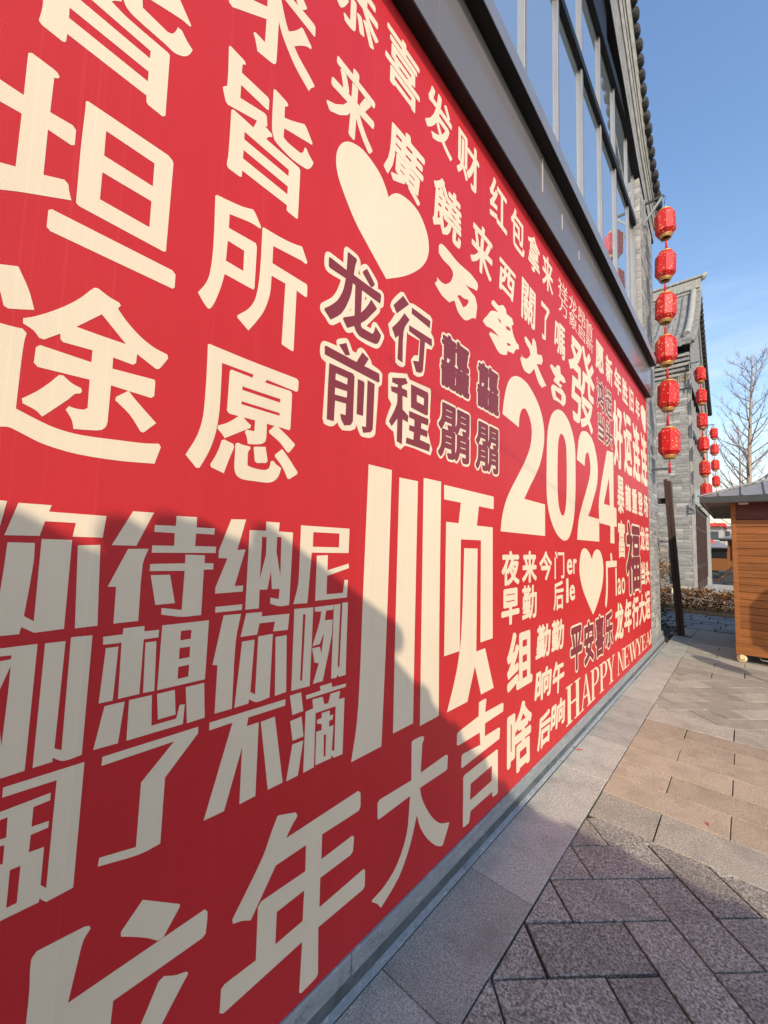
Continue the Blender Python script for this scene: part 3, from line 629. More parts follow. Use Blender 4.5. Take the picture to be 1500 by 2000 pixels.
T(DG, [[('B3', '757 1170 765 1080 775 990 795 930 820 918 850 930 890 985 920 1080 940 1200 943 1300 935 1400 910 1500 880 1610 858 1672 955 1700 957 1900 760 1883 765 1800 775 1700 800 1590 840 1450 870 1330 878 1240 870 1160 860 1115 850 1107 838 1125 830 1170 827 1230')]])
T(DG, [[('B3', '1025 1090 1080 1110 1085 1590 1108 1605 1112 1770 1090 1765 1092 1918 1055 1912 1055 1760 957 1735 955 1520'), ('B3', '1042 1330 1050 1580 997 1565')]])
T(HRT, [[('B4', '893 195 870 140 840 100 815 97 795 130 783 200 780 300 795 400 820 490 860 590 902 685 935 600 970 480 988 380 993 280 985 190 965 125 940 105 918 115 900 150')]], label='cream heart under the digits')
T(HRT, [[('B3', '1325 700 1335 687 1350 705 1360 735 1368 745 1368 940 1355 920 1335 830 1325 760')]], label='small cream heart cut by the far edge of the banner')
# blocky slogan, lower left
T(CH, [[('A1', '-60 95 52 107 0 290 -60 300')], [('A1', '135 120 378 138 360 185 780 217 752 375 532 368 555 268 330 255 290 362 32 357')],
       [('A1', '55 408 255 415 245 560 175 950 247 987 305 385 528 392 468 1043 265 1070 245 1070 155 1030 140 1082 0 1095 -60 1098 -60 1000 0 770')], [('A1', '570 432 735 428 713 1020 548 1040')]])
T(CH, [[('A1', '975 182 1128 193 998 435 818 430')], [('A1', '938 458 1088 457 1045 570 1012 985 830 1005 850 735 788 735')],
       [('A1', '1135 283 1288 290 1293 217 1443 225 1440 300 1573 308 1568 353 1435 345 1428 437 1583 442 1578 488 1110 485 1115 432 1275 435 1280 342 1130 333')],
       [('A1', '1358 500 1500 505 1497 562 1563 563 1561 608 1492 610 1472 942 1330 955 1180 938 1183 890 1330 905 1352 618 1095 620 1100 568 1355 563')], [('A1', '1103 650 1245 647 1280 855 1137 868')]])
T(CH, [[('A4', '382 240 490 243 425 465 485 462 405 730 468 725 465 770 262 785 265 740 353 527 287 525 290 470')], [('A4', '265 883 462 863 458 905 262 925')],
       [('A4', '515 320 635 325 638 258 735 265 730 330 833 338 805 868 735 878 665 858 667 815 728 825 735 750 678 752 672 620 645 755 588 757 583 893 483 903'), ('A4', '607 368 640 372 635 500 590 675'), ('A4', '717 370 748 372 740 655 712 480')]])
T(CH, [[('A4', '892 285 1247 310 1240 488 970 485 938 855 835 862 870 720 880 560'), ('A4', '982 335 1173 345 1170 447 978 442')], [('A4', '1008 507 1088 503 1085 615 1240 565 1243 598 1083 655 1078 790 1198 780 1210 685 1235 685 1228 813 995 838')]])
T(CH, [[('A1', '-60 1195 275 1153 180 2082 0 2140 -60 2155'), ('A1', '-50 1250 85 1237 80 1265 -50 1290'), ('A1', '78 1315 60 1500 10 1900 -10 1740 -40 1600')], [('A1', '330 1150 480 1133 398 1918 450 1932 520 1105 677 1090 598 1965 465 2010 385 1987 383 2017 238 2062')]])
T(CH, [[('A1', '755 1102 900 1083 903 1040 1057 1022 1057 1062 1165 1050 1160 1105 1052 1120 1020 1520 863 1557 890 1145 755 1160')], [('A1', '775 1185 868 1172 825 1568 722 1590')], [('A1', '1065 1143 1145 1133 1130 1497 1047 1513')],
       [('A1', '1188 1018 1530 980 1500 1412 1150 1493'), ('A1', '1325 1058 1402 1050 1397 1115 1320 1128'), ('A1', '1315 1185 1392 1172 1387 1250 1310 1265'), ('A1', '1305 1322 1385 1305 1378 1392 1300 1410')],
       [('A2', '765 297 913 262 863 568 682 618')], [('A2', '945 252 1112 215 1108 440 1290 387 1315 287 1353 283 1338 428 925 550')], [('A2', '1150 207 1280 177 1285 358 1155 395')], [('A2', '1360 158 1495 125 1498 380 1368 422')]])
T(CH, [[('A4', '325 945 452 933 413 1140 385 1628 258 1665 280 1310 243 1308')], [('A4', '490 930 607 920 603 952 807 932 795 1050 688 1062 700 990 588 1003 570 1085 448 1103')],
       [('A4', '460 1137 552 1122 520 1505 555 1523 578 1098 685 1080 660 1545 565 1580 512 1558 505 1590 403 1622')], [('A4', '705 1103 787 1088 782 1505 700 1535')]])
T(CH, [[('A4', '843 898 982 885 955 1462 820 1498'), ('A4', '907 938 925 935 900 1420 885 1423')],
       [('A4', '992 885 1130 867 1127 903 1075 910 1065 980 1123 975 1115 1100 1050 1425 978 1447 1022 1295 990 1290 973 1185 1030 1175 1040 1225 1060 1075 1028 1155 975 1170 1030 985 1040 915 995 918')],
       [('A4', '1133 867 1180 860 1160 1310 1172 1333 1195 852 1235 848 1218 1380 1170 1395 1158 1380 1152 1400 1112 1408')]])
T(CH, [[('A2', '22 893 618 705 535 1625 340 1730 292 1702 295 1605 338 1628 415 838 15 967')],
       [('A2', '-60 1095 372 930 368 985 245 1035 230 1180 357 1137 353 1185 225 1240 210 1367 322 1327 297 1600 290 1702 283 1733 0 1870 -60 1900'), ('A2', '72 1497 150 1465 122 1737 45 1775'), ('A2', '-50 1150 55 1110 45 1258 -50 1290'), ('A2', '-50 1335 32 1315 20 1450 -50 1480')]])
T(CH, [[('A2', '750 668 1452 447 1450 495 1208 820 1173 1303 1020 1382 715 1472 727 1407 995 1328 1033 855 1275 555 742 735')]])
T(CH, [[('A5', '222 605 778 433 775 480 505 568 495 630 582 602 557 1142 440 1203 460 785 328 1253 178 1323 390 605 218 663')], [('A5', '597 600 700 560 757 1043 648 1097')]])
T(CH, [[('A5', '810 408 892 382 908 520 828 550')], [('A5', '812 595 895 560 910 705 830 738')], [('A5', '828 765 908 735 868 993 782 1035')], [('A5', '928 405 1035 370 1030 338 1115 313 1120 345 1222 318 1218 343 930 435')],
       [('A5', '975 435 1050 415 1062 470 1092 462 1107 393 1178 372 1168 432 1210 422 1195 835 1133 862 1113 845 1118 805 1135 812 1145 485 998 535 985 932 907 973 925 525 980 500')],
       [('A5', '1043 535 1102 515 1102 553 1128 545 1122 582 1098 590 1097 635 1130 622 1112 865 995 918 1003 672 1042 660 1043 615 1008 612 1010 585 1043 570'), ('A5', '1058 695 1075 688 1070 848 1057 855')]])
T(CH, [[('A8', '262 -1100 432 -1057 395 60 355 967 133 1083 175 800 200 400 215 0')], [('A8', '487 -1003 623 -975 600 100 587 797 440 873 457 120')], [('A8', '665 -1000 793 -972 780 0 775 742 637 818 648 100')],
       [('A7', '702 250 1065 338 1065 430 957 408 942 550 1058 563 1058 1375 968 1405 972 658 825 650 816 1468 702 1507 717 522 808 532 825 382 702 357')],
       [('A8', '962 -485 1060 -482 1050 272 1115 247 1178 537 1085 587 1040 380 985 640 835 718 905 420 940 150')]])
T(CH, [[('A3', '1045 590 1315 620 1317 640 1195 865 1155 890 1080 870 960 860 885 860 885 825')], [('A3', '270 965 620 785 655 780 663 800 612 885 580 1000 497 1345 1498 660 1519 679 1506 836 1481 870 828 1330 810 1500 780 1900 150 1900 190 1500 215 1250 228 1030')],
       [('A3', '1200 1148 1290 1140 1365 1115 1378 1130 1340 1200 1185 1500 1000 1900 850 1900 1040 1480 1160 1190')]])
T(CH, [[('A6', '640 145 655 140 755 122 768 135 765 155 740 195 695 290 1165 -18 1180 -5 1180 85 1168 112 930 265 925 427 1128 272 1138 285 1130 375 1115 400 918 548 912 740 1200 490 1210 500 1208 600 1195 625 905 870 903 1170 890 1200 795 1298 780 1297 800 965 288 1430 262 1430 272 1275 295 1240 498 1085 512 740 535 700 820 505 825 335 628 468 465 825 410 828 350 848 345 820 540 420 600 250'), ('A6', '813 630 803 828 625 982 635 770')]])
T(CH, [[('A8', '577 935 590 920 650 892 665 895 668 910 655 950 643 1160 830 1025 842 1035 838 1130 825 1145 638 1270 650 1340 690 1430 740 1500 790 1530 835 1525 852 1520 848 1545 805 1690 790 1698 750 1690 690 1640 640 1560 615 1470 565 1690 485 1920 352 2150 325 2120 287 2108 285 2095 380 1985 470 1830 540 1610 560 1400 565 1330 335 1503 327 1495 327 1380 345 1355 575 1215')]])
T(CH, [[('A8', '1070 645 1115 617 1125 622 1115 717 1240 648 1250 653 1247 710 1115 798 1113 893 1215 828 1225 833 1220 910 945 1127 940 1120 943 1040 955 1020 1080 955 1076 865 917 962 908 955 910 872 920 860 1068 745')],
       [('A8', '955 1195 965 1175 1195 993 1208 988 1208 1305 1195 1320 1175 1337 1165 1325 1169 1297 1009 1440 997 1526 965 1555 952 1560'), ('A8', '1009 1241 1166 1106 1162 1219 1005 1361')]])

# ---- characters set in type: outlines come from Blender's own built-in typeface
_cu = bpy.data.curves.new('type_tmp', 'FONT'); _cu.resolution_u = 3; _to = bpy.data.objects.new('type_tmp', _cu); COL.objects.link(_to)
_cache = {}
def glyph(ch):
    if ch not in _cache:
        _cu.body = ch; bpy.context.view_layer.update()
        dg = bpy.context.evaluated_depsgraph_get(); ev = _to.evaluated_get(dg); me = ev.to_mesh()
        V = [(v.co.x, v.co.y) for v in me.vertices]; Fc = [tuple(p.vertices) for p in me.polygons]; ev.to_mesh_clear()
        x0 = min(v[0] for v in V); x1 = max(v[0] for v in V); y0 = min(v[1] for v in V); y1 = max(v[1] for v in V)
        _cache[ch] = ([((x-x0)/(x1-x0), (y-y0)/(y1-y0)) for x, y in V], Fc)
    return _cache[ch]
def stamp(mb, ch, box, rad, lift, n=8, wob=0.0, slant=0.0):
    """lay a glyph into box (y0, y1, z0, z1); rad thickens its strokes by repeating it round a small circle"""
    V, Fc = glyph(ch); y0, y1, z0, z1 = box; y0 += rad; y1 -= rad; z0 += rad; z1 -= rad
    offs = [(0, 0)]+[(rad*math.cos(2*math.pi*i/n), rad*math.sin(2*math.pi*i/n)) for i in range(n)] if rad > 0 else [(0, 0)]
    ph = rnd()*6
    for k, (a, c) in enumerate(offs):
        Q = []
        for u, v in V:
            w = wob*math.sin(5*u+ph+3*v); w2 = wob*math.sin(6*v+ph*1.7+2*u)
            Q.append((y0+(y1-y0)*(u+w+slant*(v-0.5))+a, z0+(z1-z0)*(v+w2)+c))
        for f in Fc:
            P = [Q[i] for i in f]; ar = sum(P[i][0]*P[(i+1) % len(P)][1]-P[(i+1) % len(P)][0]*P[i][1] for i in range(len(P)))
            if ar < 0: P.reverse()
            mb.poly([(BX+lift+0.00002*k, min(max(q[0], BN_Y0), BN_Y1-0.002), q[1]) for q in P])
def setc(ch, box, rad=0.006, wob=0.0, slant=0.0, n=8):
    mb = MB(); stamp(mb, ch, box, rad, 0.0004, n, wob, slant); bchild(mb.build(CH, CREAM))
def outl(ch, box, ro, ri):
    mb = MB(); stamp(mb, ch, box, ro, 0.0004, 12); oo = bchild(mb.build(OUT, CREAM))
    y0, y1, z0, z1 = box; g = ro-ri
    mb = MB(); stamp(mb, ch, (y0+g, y1-g, z0+g, z1-g), ri, 0.0010, 8); mb.build(INK, MAROON, oo)
# top row and the second row in brush style
YS = [(0.79, 1.035), (1.076, 1.31), (1.353, 1.583), (1.625, 1.854), (1.98, 2.207), (2.26, 2.471), (2.528, 2.744), (2.788, 3.005)]
for ch, (a, c) in zip('恭喜发财红包拿来', YS): setc(ch, (a, c, 3.40, 3.665), 0.0055)
for ch, (a, c) in zip('来廣饒来西關了嗎', [(0.80, 1.035), (1.095, 1.345), (1.43, 1.68), (1.775, 2.02), (2.10, 2.32), (2.425, 2.655), (2.755, 2.925), (3.04, 3.28)]):
    z = 0.0 if ch != '西' else 0.03
    setc(ch, (a, c, 2.985+z, 3.265-z*1.6), 0.0065, 0.022, 0.10)
for ch, (a, c) in zip('祥龙昂首', [(3.12, 3.35), (3.38, 3.60), (3.63, 3.84), (3.86, 4.09)]): setc(ch, (a, c, 3.50, 3.645), 0.0)
for ch, (a, c) in zip('万象启新', [(3.13, 3.35), (3.38, 3.60), (3.62, 3.83), (3.86, 4.09)]): setc(ch, (a, c, 3.365, 3.495), 0.0)
for ch, (a, c) in zip('愿新年胜旧年', [(4.18, 4.49), (4.57, 4.86), (4.94, 5.28), (5.335, 5.64), (5.73, 5.99), (6.12, 6.40)]): setc(ch, (a, c, 3.275, 3.575), 0.010)
setc('發', (3.36, 4.13, 2.56, 3.33), 0.012)
for ch, (a, c) in zip('好运连连', [(4.85, 5.30), (5.36, 5.82), (5.88, 6.36), (6.42, 6.895)]): setc(ch, (a, c, 2.41, 3.17), 0.022)
setc('暴', (4.99, 5.33, 1.91, 2.335), 0.010); setc('富', (5.0, 5.335, 1.41, 1.835), 0.012)
for ch, (a, c) in zip('龍重登场', [(5.39, 5.71), (5.77, 6.09), (6.16, 6.48), (6.56, 6.87)]): setc(ch, (a, c, 1.97, 2.29), 0.011)
for ch, bx in (('龙', (6.25, 6.58, 1.50, 1.83)), ('运', (6.61, 6.885, 1.50, 1.83)), ('当', (6.265, 6.54, 1.04, 1.355)), ('头', (6.57, 6.885, 1.03, 1.355))): setc(ch, bx, 0.013)
for ch, (a, c) in zip('夜来今门', [(2.155, 2.40), (2.44, 2.675), (2.72, 2.955), (3.01, 3.22)]): setc(ch, (a, c, 1.275, 1.478), 0.0075 if ch != '门' else 0.003)
setc('e', (3.28, 3.415, 1.296, 1.42), 0.006); setc('r', (3.435, 3.525, 1.298, 1.42), 0.006)
setc('早', (2.155, 2.40, 1.048, 1.258), 0.009); setc('勤', (2.44, 2.675, 1.046, 1.262), 0.006); setc('后', (2.985, 3.20, 1.05, 1.26), 0.005)
setc('l', (3.26, 3.315, 1.083, 1.27), 0.008); setc('e', (3.34, 3.475, 1.09, 1.215), 0.006)
setc('广', (4.40, 4.91, 0.93, 1.47), 0.012); setc('l', (4.84, 4.90, 1.015, 1.31), 0.010); setc('a', (4.94, 5.09, 1.015, 1.195), 0.005); setc('o', (5.115, 5.295, 1.01, 1.195), 0.005)
setc('组', (2.23, 2.60, 0.655, 1.0), 0.013); setc('啥', (2.235, 2.59, 0.185, 0.575), 0.012)
for ch, bx in (('勤', (2.665, 2.925, 0.765, 0.985)), ('勤', (2.945, 3.20, 0.765, 0.985)), ('晌', (2.645, 2.935, 0.50, 0.70)), ('午', (2.96, 3.20, 0.465, 0.69)), ('后', (2.685, 2.915, 0.195, 0.41)), ('晌', (2.925, 3.215, 0.225, 0.415))): setc(ch, bx, 0.008, 0.02, 0.10)
for ch, bx in zip('平安喜乐', [(3.335, 3.67, 0.515, 0.895), (3.685, 4.02, 0.505, 0.895), (4.03, 4.365, 0.50, 0.90), (4.365, 4.71, 0.52, 0.90)]): outl(ch, bx, 0.030, 0.014)
for ch, (a, c) in zip('龙年行大运', [(4.79, 5.19), (5.23, 5.62), (5.655, 6.05), (6.07, 6.46), (6.48, 6.89)]): setc(ch, (a, c, 0.545, 0.935), 0.017, 0.025, 0.06)
outl('福', (5.35, 6.25, 0.95, 1.87), 0.052, 0.026)
for ch, bx in (('鸿', (4.195, 4.49, 2.875, 3.20)), ('运', (4.515, 4.82, 2.875, 3.20)), ('当', (4.22, 4.49, 2.56, 2.86)), ('头', (4.52, 4.82, 2.56, 2.86))): outl(ch, bx, 0.020, 0.007)
for ch, bx in (('龘', (1.502, 1.79, 2.232, 2.52)), ('龘', (1.845, 2.123, 2.228, 2.508)), ('朤', (1.49, 1.795, 1.893, 2.178)), ('朤', (1.835, 2.12, 1.89, 2.175))): outl(ch, bx, 0.018, 0.0065)
bpy.data.objects.remove(_to); bpy.data.curves.remove(_cu)
# ---- the serif greeting along the bottom, drawn stroke by stroke in a unit box
def arc(cx, cy, rx, ry, a0, a1, n=9): return [(cx+rx*math.cos(a0+(a1-a0)*i/n), cy+ry*math.sin(a0+(a1-a0)*i/n)) for i in range(n+1)]
def bowl(y0, y1, x0=0.36, x1=0.92):
    cy = (y0+y1)/2; ry = (y1-y0)/2; h = math.pi/2
    o = [(x0-0.02, y1)]+arc(0.55, cy, x1-0.55, ry, h, -h)+[(x0-0.02, y0)]
    i = [(x0-0.02, y0+0.05)]+arc(0.52, cy, x1-0.55-0.19, ry-0.05, -h, h)+[(x0-0.02, y1-0.05)]
    return [o[k] for k in range(len(o))]+i
R4 = lambda a, c, e, g: [(a, e), (c, e), (c, g), (a, g)]
SERIF = {
 'H': [R4(.14, .34, .03, .97), R4(.68, .88, .03, .97), R4(.33, .69, .47, .53), R4(.04, .44, 0, .04), R4(.58, .98, 0, .04), R4(.04, .44, .96, 1), R4(.58, .98, .96, 1)],
 'A': [[(.12, .02), (.20, .02), (.52, .92), (.48, 1)], [(.46, 1), (.56, 1), (.92, .02), (.70, .02)], R4(.30, .72, .32, .38), R4(0, .32, 0, .04), R4(.58, 1, 0, .04)],
 'P': [R4(.14, .36, .03, .97), bowl(.44, 1), R4(.02, .50, 0, .04), R4(.02, .30, .96, 1)],
 'Y': [[(.10, .97), (.34, .97), (.58, .42), (.44, .42)], [(.78, .97), (.86, .97), (.60, .44), (.52, .44)], R4(.42, .62, .03, .45), R4(.26, .78, 0, .04), R4(0, .44, .96, 1), R4(.66, 1, .96, 1)],
 'N': [R4(.13, .20, .03, .97), R4(.80, .87, .04, .97), [(.08, 1), (.30, 1), (.87, 0), (.78, 0)], R4(.02, .32, 0, .04), R4(.66, 1, .96, 1)],
 'E': [R4(.14, .36, .03, .97), R4(.02, .88, .955, 1), R4(.02, .92, 0, .045), R4(.34, .66, .49, .54), R4(.82, .88, .78, .96), R4(.86, .92, .04, .24), R4(.62, .67, .40, .63)],
 'W': [[(.06, .97), (.22, .97), (.40, 0), (.30, 0)], [(.52, .80), (.56, .86), (.38, 0), (.33, 0)], [(.40, .97), (.56, .97), (.74, 0), (.64, 0)], [(.88, .97), (.94, .97), (.72, 0), (.67, 0)], R4(0, .30, .96, 1), R4(.34, .62, .96, 1), R4(.80, 1, .96, 1)],
 'R': [R4(.14, .36, .03, .97), bowl(.46, 1), [(.46, .46), (.66, .47), (1, .02), (.78, .02)], R4(.02, .48, 0, .04), R4(.02, .30, .96, 1), R4(.76, 1, 0, .04)]}
for ch, a, c in (('H', 600, 745), ('A', 738, 848), ('P', 838, 927), ('P', 922, 1003), ('Y', 992, 1070), ('N', 1090, 1156), ('E', 1150, 1206), ('W', 1202, 1280), ('Y', 1270, 1326), ('E', 1322, 1362), ('A', 1358, 1402), ('R', 1397, 1432)):
    mid = lambda x: 950+(x-600)*(275-950)/825.0
    y0 = wl('B5', a, mid(a))[0]; y1 = wl('B5', c, mid(c))[0]; mb = MB()
    for k, s in enumerate(SERIF[ch]): fill(mb, [inside([(y0+(y1-y0)*u, 0.176+(0.285-0.10*min(1, max(0, (y0-3.2)/3.4)))*v+0.025*min(1, max(0, (y0-3.2)/3.4))) for u, v in s])], 0.0004+0.00003*k)
    bchild(mb.build('printed_letter', CREAM))
# ------------------------------------------------------------------ lanterns
def lantern_meshes():
    m = MB(); R_ = 0.138
    m.lathe([(0.088, -0.205), (R_, -0.145), (R_, 0.145), (0.088, 0.205)], 8, smooth=False, ph=math.pi/8)
    body = m.mesh('shade'); body.materials.append(LRED)
    m = MB(); m.lathe([(0.085, -0.203), (0.092, -0.208), (0.090, -0.218), (0.082, -0.220), (0.085, -0.228), (0.081, -0.236), (0.074, -0.238), (0.076, -0.246), (0.070, -0.252), (0.064, -0.250), (0.062, -0.20)], 16)
    low = m.mesh('bottom_rim'); low.materials.append(LGOLD)
    m = MB(); m.lathe([(0.088, 0.203), (0.094, 0.213), (0.088, 0.224), (0.072, 0.228), (0.0, 0.228)], 16)
    top = m.mesh('top_rim'); top.materials.append(LGOLD)
    m = MB(); m.lathe([(0.004, -0.25), (0.010, -0.31), (0.018, -0.33), (0.014, -0.35), (0.022, -0.47), (0.0, -0.47)], 8)
    tas = m.mesh('tassel'); tas.materials.append(LTASS)
    m = MB()
    for i in range(8):
        t = math.pi/8+i*math.pi/4; c, s = math.cos(t), math.sin(t)
        m.tube([(0.089*c, 0.089*s, -0.205), (R_*c, R_*s, -0.145), (R_*c, R_*s, 0.145), (0.089*c, 0.089*s, 0.205)], 0.003, 4)
    rib = m.mesh('ribs'); rib.materials.append(LTASS)
    return (('shade', body), ('bottom_rim', low), ('top_rim', top), ('tassel', tas), ('ribs', rib))
LM = lantern_meshes()
def lantern(loc, label, group, s=1.0, tilt=(0, 0), rz=0.0):
    e = empty('red_lantern', loc, rz); e.rotation_euler = (tilt[0], tilt[1], rz); e.scale = (s, s, s)
    k_ = {}
    for nm, me in LM: k_[nm] = put(me, nm, None, k_['bottom_rim'] if nm == 'tassel' else k_['shade'] if nm == 'ribs' else e)
    return tag(e, label, 'lantern', group)
NTH = ['topmost', 'second', 'third', 'fourth', 'fifth', 'lowest']
Y1 = 7.35
for i, p in enumerate([(1299, 437), (1299.5, 519), (1300, 601), (1301, 684), (1305, 772), (1307, 864)]):
    q = on_y(p, Y1); q.z += 0.0
    lantern(q, '%s of the six red lanterns hanging from the nearest brick pier' % NTH[i] if i in (0, 5) else '%s red lantern from the top on the nearest, largest string by the brick pier' % NTH[i], 'lanterns on the nearest string', 1.0, (random.uniform(-0.03, 0.03), random.uniform(-0.03, 0.03)), 0.35+random.uniform(-0.25, 0.25))
Y2 = 14.7
for i, p in enumerate([(1367.5, 732), (1369.5, 775), (1371.5, 822), (1374, 868), (1376.5, 915), (1379.5, 959)]):
    lantern(on_y(p, Y2), '%s red lantern on the middle string, at the front corner of the farther building' % (NTH[i] if i in (0, 5) else NTH[i]+' highest'), 'lanterns on the middle string', 1.0, (0, 0), rnd())
Y3 = 22.2
for i, p in enumerate([(1394.5, 847), (1395.5, 878), (1397, 908.5), (1398.5, 940)]):
    lantern(on_y(p, Y3), ('topmost', 'second highest', 'second lowest', 'lowest')[i]+' small red lantern on the most distant string, in front of the bare tree', 'lanterns on the farthest string', 1.05, (0, 0), rnd())
def bracket(y, zt, x0, x1, drop, label, up=0.32):
    e = empty('lantern_bracket', (x0, y, zt)); tag(e, label, 'bracket', 'lantern brackets')
    def mk(nm, fn, mat=STEEL):
        m = MB(); fn(m); o = m.build(nm, mat, e); return o
    L_ = x1-x0
    mk('arm', lambda m: m.bar((0, 0, 0), (L_, 0, 0), 0.035, 0.03))
    mk('brace', lambda m: m.bar((0, 0, -up), (L_*0.93, 0, -0.01), 0.03, 0.03), STEEL_L)
    mk('wall_plate', lambda m: m.box((0, -0.03, min(-up, 0)-0.06 if up > 0 else -0.06), (0.012, 0.03, max(0.06, -up+0.06))), STEEL_L)
    if drop: mk('hook', lambda m: m.tube([(L_, 0, 0), (L_+0.02, 0, -0.03), (L_+0.012, 0, -drop*0.5), (L_, 0, -drop)], 0.006, 5))
    return e
t1 = on_y((1296.7, 382), Y1); bracket(Y1, t1.z, -1.055, t1.x, 0.15, 'steel bracket at the top of the nearest brick pier holding the largest lantern string')
t2 = on_y((1311, 914.5), Y1); bracket(Y1, t2.z, -1.055, t2.x, 0, 'grey steel bracket low on the nearest brick pier below its lantern string', -0.24)
t3 = on_y((1366, 706), Y2); bracket(Y2, t3.z, -1.07, t3.x, 0.3, 'steel bracket holding the middle lantern string under the far roof corner', 0.6)
t4 = on_y((1377, 990), Y2); bracket(Y2, t4.z, -1.07, t4.x, 0, 'small pale bracket beneath the middle lantern string', -0.2)
t5 = on_y((1394, 829), Y3); bracket(Y3, t5.z, -1.07, t5.x, 0.3, 'small bracket holding the most distant lantern string', 0.6)
def strings(Y, pa, pb, r=0.0035):
    a = on_y(pa, Y); c = on_y(pb, Y); m = MB()
    for dx in (-0.05, 0.05): m.tube([(a.x+dx, Y, a.z), (c.x+dx, Y, c.z)], r, 4)
    return m
for Y, pa, pb, lb in ((Y1, (1299, 420), (1307.5, 880), 'thin cords running down through the nearest lantern string'), (Y2, (1366, 712), (1381, 972), 'thin cords running down through the middle lantern string'), (Y3, (1394, 832), (1399, 952), 'thin cords running down through the farthest lantern string')):
    tag(strings(Y, pa, pb).build('support_cord', STEEL_L), lb, 'cord')
# overhead lanterns outside the frame, whose shadows fall by the kiosk
SV = Vector((0.886, -1.0, 0.9))
lq = Vector((-0.31, 7.20, 0.0))+SV*2.55; lantern(lq, 'red lantern on an overhead wire, seen only by its oval shadow on the paving', 'lanterns on overhead wires', 1.05)
lk = Vector((0.30, 7.53, 0.66))+SV*2.1; lantern(lk, 'red lantern on an overhead wire, seen only by its shadow on the kiosk boards', 'lanterns on overhead wires', 1.5)
m = MB(); m.tube([lk+Vector((0, 0, 0.4)), lk+Vector((0, 0, 1.7))], 0.004, 4); m.tube([lq+Vector((0, 0, 0.25)), lq+Vector((0, 0, 1.9))], 0.003, 4); m.tube([(1.3, -1.5, 4.6), (lq.x, lq.y, lq.z+1.9), (lk.x, lk.y, lk.z+1.7), (3.2, 14, 5.2)], 0.004, 4)
tag(m.build('overhead_wire', WIRE), 'thin dark wire strung over the walkway', 'wire')

# ------------------------------------------------------------------ the farther building
B2 = empty('brick_hall', (-1.08, 18.7, 0.12))
tag(B2, 'farther grey brick hall with tiled roof and carved corner, beyond the hedge', 'building')
def p2(name, mat, fn, bevel=0, par=None): return part(name, mat, fn, par or B2, bevel)
FX, FY, BY = -1.08, 14.9, 22.5
p2('wall', MORT2, lambda m: (m.box((-7, FY, 0.1), (FX-0.012, FY+0.6, 6.9)), m.box((-7, BY-0.7, 0.1), (FX-0.012, BY, 6.9)), m.box((-7, FY+0.6, 0.1), (FX-0.25, BY-0.7, 7.6))))
o = p2('brickwork', BRICK, lambda m: (bricks(m, (-4.2, FY, 0), (1, 0, 0), (0, -1, 0), 3.11, 0.15, 6.8, bl=0.30, bh=0.085, d0=0.008, rough=0.004), bricks(m, (FX-0.012, FY, 0), (0, 1, 0), (1, 0, 0), 0.6, 0.15, 6.8, bl=0.3, bh=0.085), bricks(m, (FX-0.012, BY-0.7, 0), (0, 1, 0), (1, 0, 0), 0.7, 0.15, 6.8, bl=0.3, bh=0.085)))
tag(o, kind='stuff')
p2('corner_quoin', CONC, lambda m: m.box((FX-0.06, FY-0.016, 0.12), (FX+0.012, FY+0.05, 6.35)))
cb_ = p2('carved_block', PLASTER_L, lambda m: (m.box((FX-0.34, FY-0.05, 6.45), (FX+0.03, FY+0.2, 6.62)), m.box((FX-0.30, FY-0.035, 6.62), (FX+0.025, FY+0.2, 7.08)), m.box((FX-0.36, FY-0.06, 7.08), (FX+0.035, FY+0.2, 7.18))), 0.01)
p2('carved_panel', simple('carved_tan_stone', (0.27, 0.22, 0.16), 0.8, 0.2, var=0.6, scale=22, bstr=1.0, bscale=30), lambda m: m.box((FX-0.25, FY-0.05, 6.68), (FX-0.04, FY-0.03, 7.02)), 0, cb_)
for k in range(5):
    p2('corbel_course', PLASTER if k % 2 else PLASTER_L, lambda m: m.box((-6, FY-0.06-0.05*k, 6.86+0.13*k), (FX+0.02, FY+0.3, 6.86+0.13*k+0.10)), 0.01)
# roof: near slope with rows of half-round tiles, ridge with end ornament, gable verges
EZ, RZ, EY0, RY, EY1 = 7.75, 11.45, 14.42, 18.7, 22.98
VX = -0.99
def slope_z(y):
    t = abs(RY-y)/(RY-EY0); return RZ-(RZ-EZ)*t-0.42*math.sin(math.pi*min(t, 1))
def slp(y0, y1, n=10): return [(float(y), slope_z(float(y))) for y in np.linspace(y0, y1, n)]
def roofsheet(m, prof, th=0.10):
    for (ya, za), (yb, zb) in zip(prof[:-1], prof[1:]):
        m.poly([(-6.5, ya, za), (VX, ya, za), (VX, yb, zb), (-6.5, yb, zb)]); m.poly([(VX, ya, za-th), (VX, yb, zb-th), (VX, yb, zb), (VX, ya, za)]); m.poly([(-6.5, yb, zb-th), (VX, yb, zb-th), (VX, ya, za-th), (-6.5, ya, za-th)])
    ya, za = prof[0]; m.poly([(-6.5, ya, za-th), (VX, ya, za-th), (VX, ya, za), (-6.5, ya, za)])
p2('roof', TILE_L, lambda m: (roofsheet(m, slp(EY0, RY)), roofsheet(m, slp(EY1, RY))))
p2('eave_soffit', BLACK, lambda m: m.poly([(-6.5, EY0+0.03, EZ-0.14), (-6.5, FY+0.1, EZ-0.05), (VX-0.2, FY+0.1, EZ-0.05), (VX-0.2, EY0+0.03, EZ-0.14)]))
tm = MB(); prof = slp(EY0-0.02, RY-0.25, 8)
pr2 = [(0.085*math.cos(t), 0.085*math.sin(t)) for t in np.linspace(math.pi, 0, 7)]
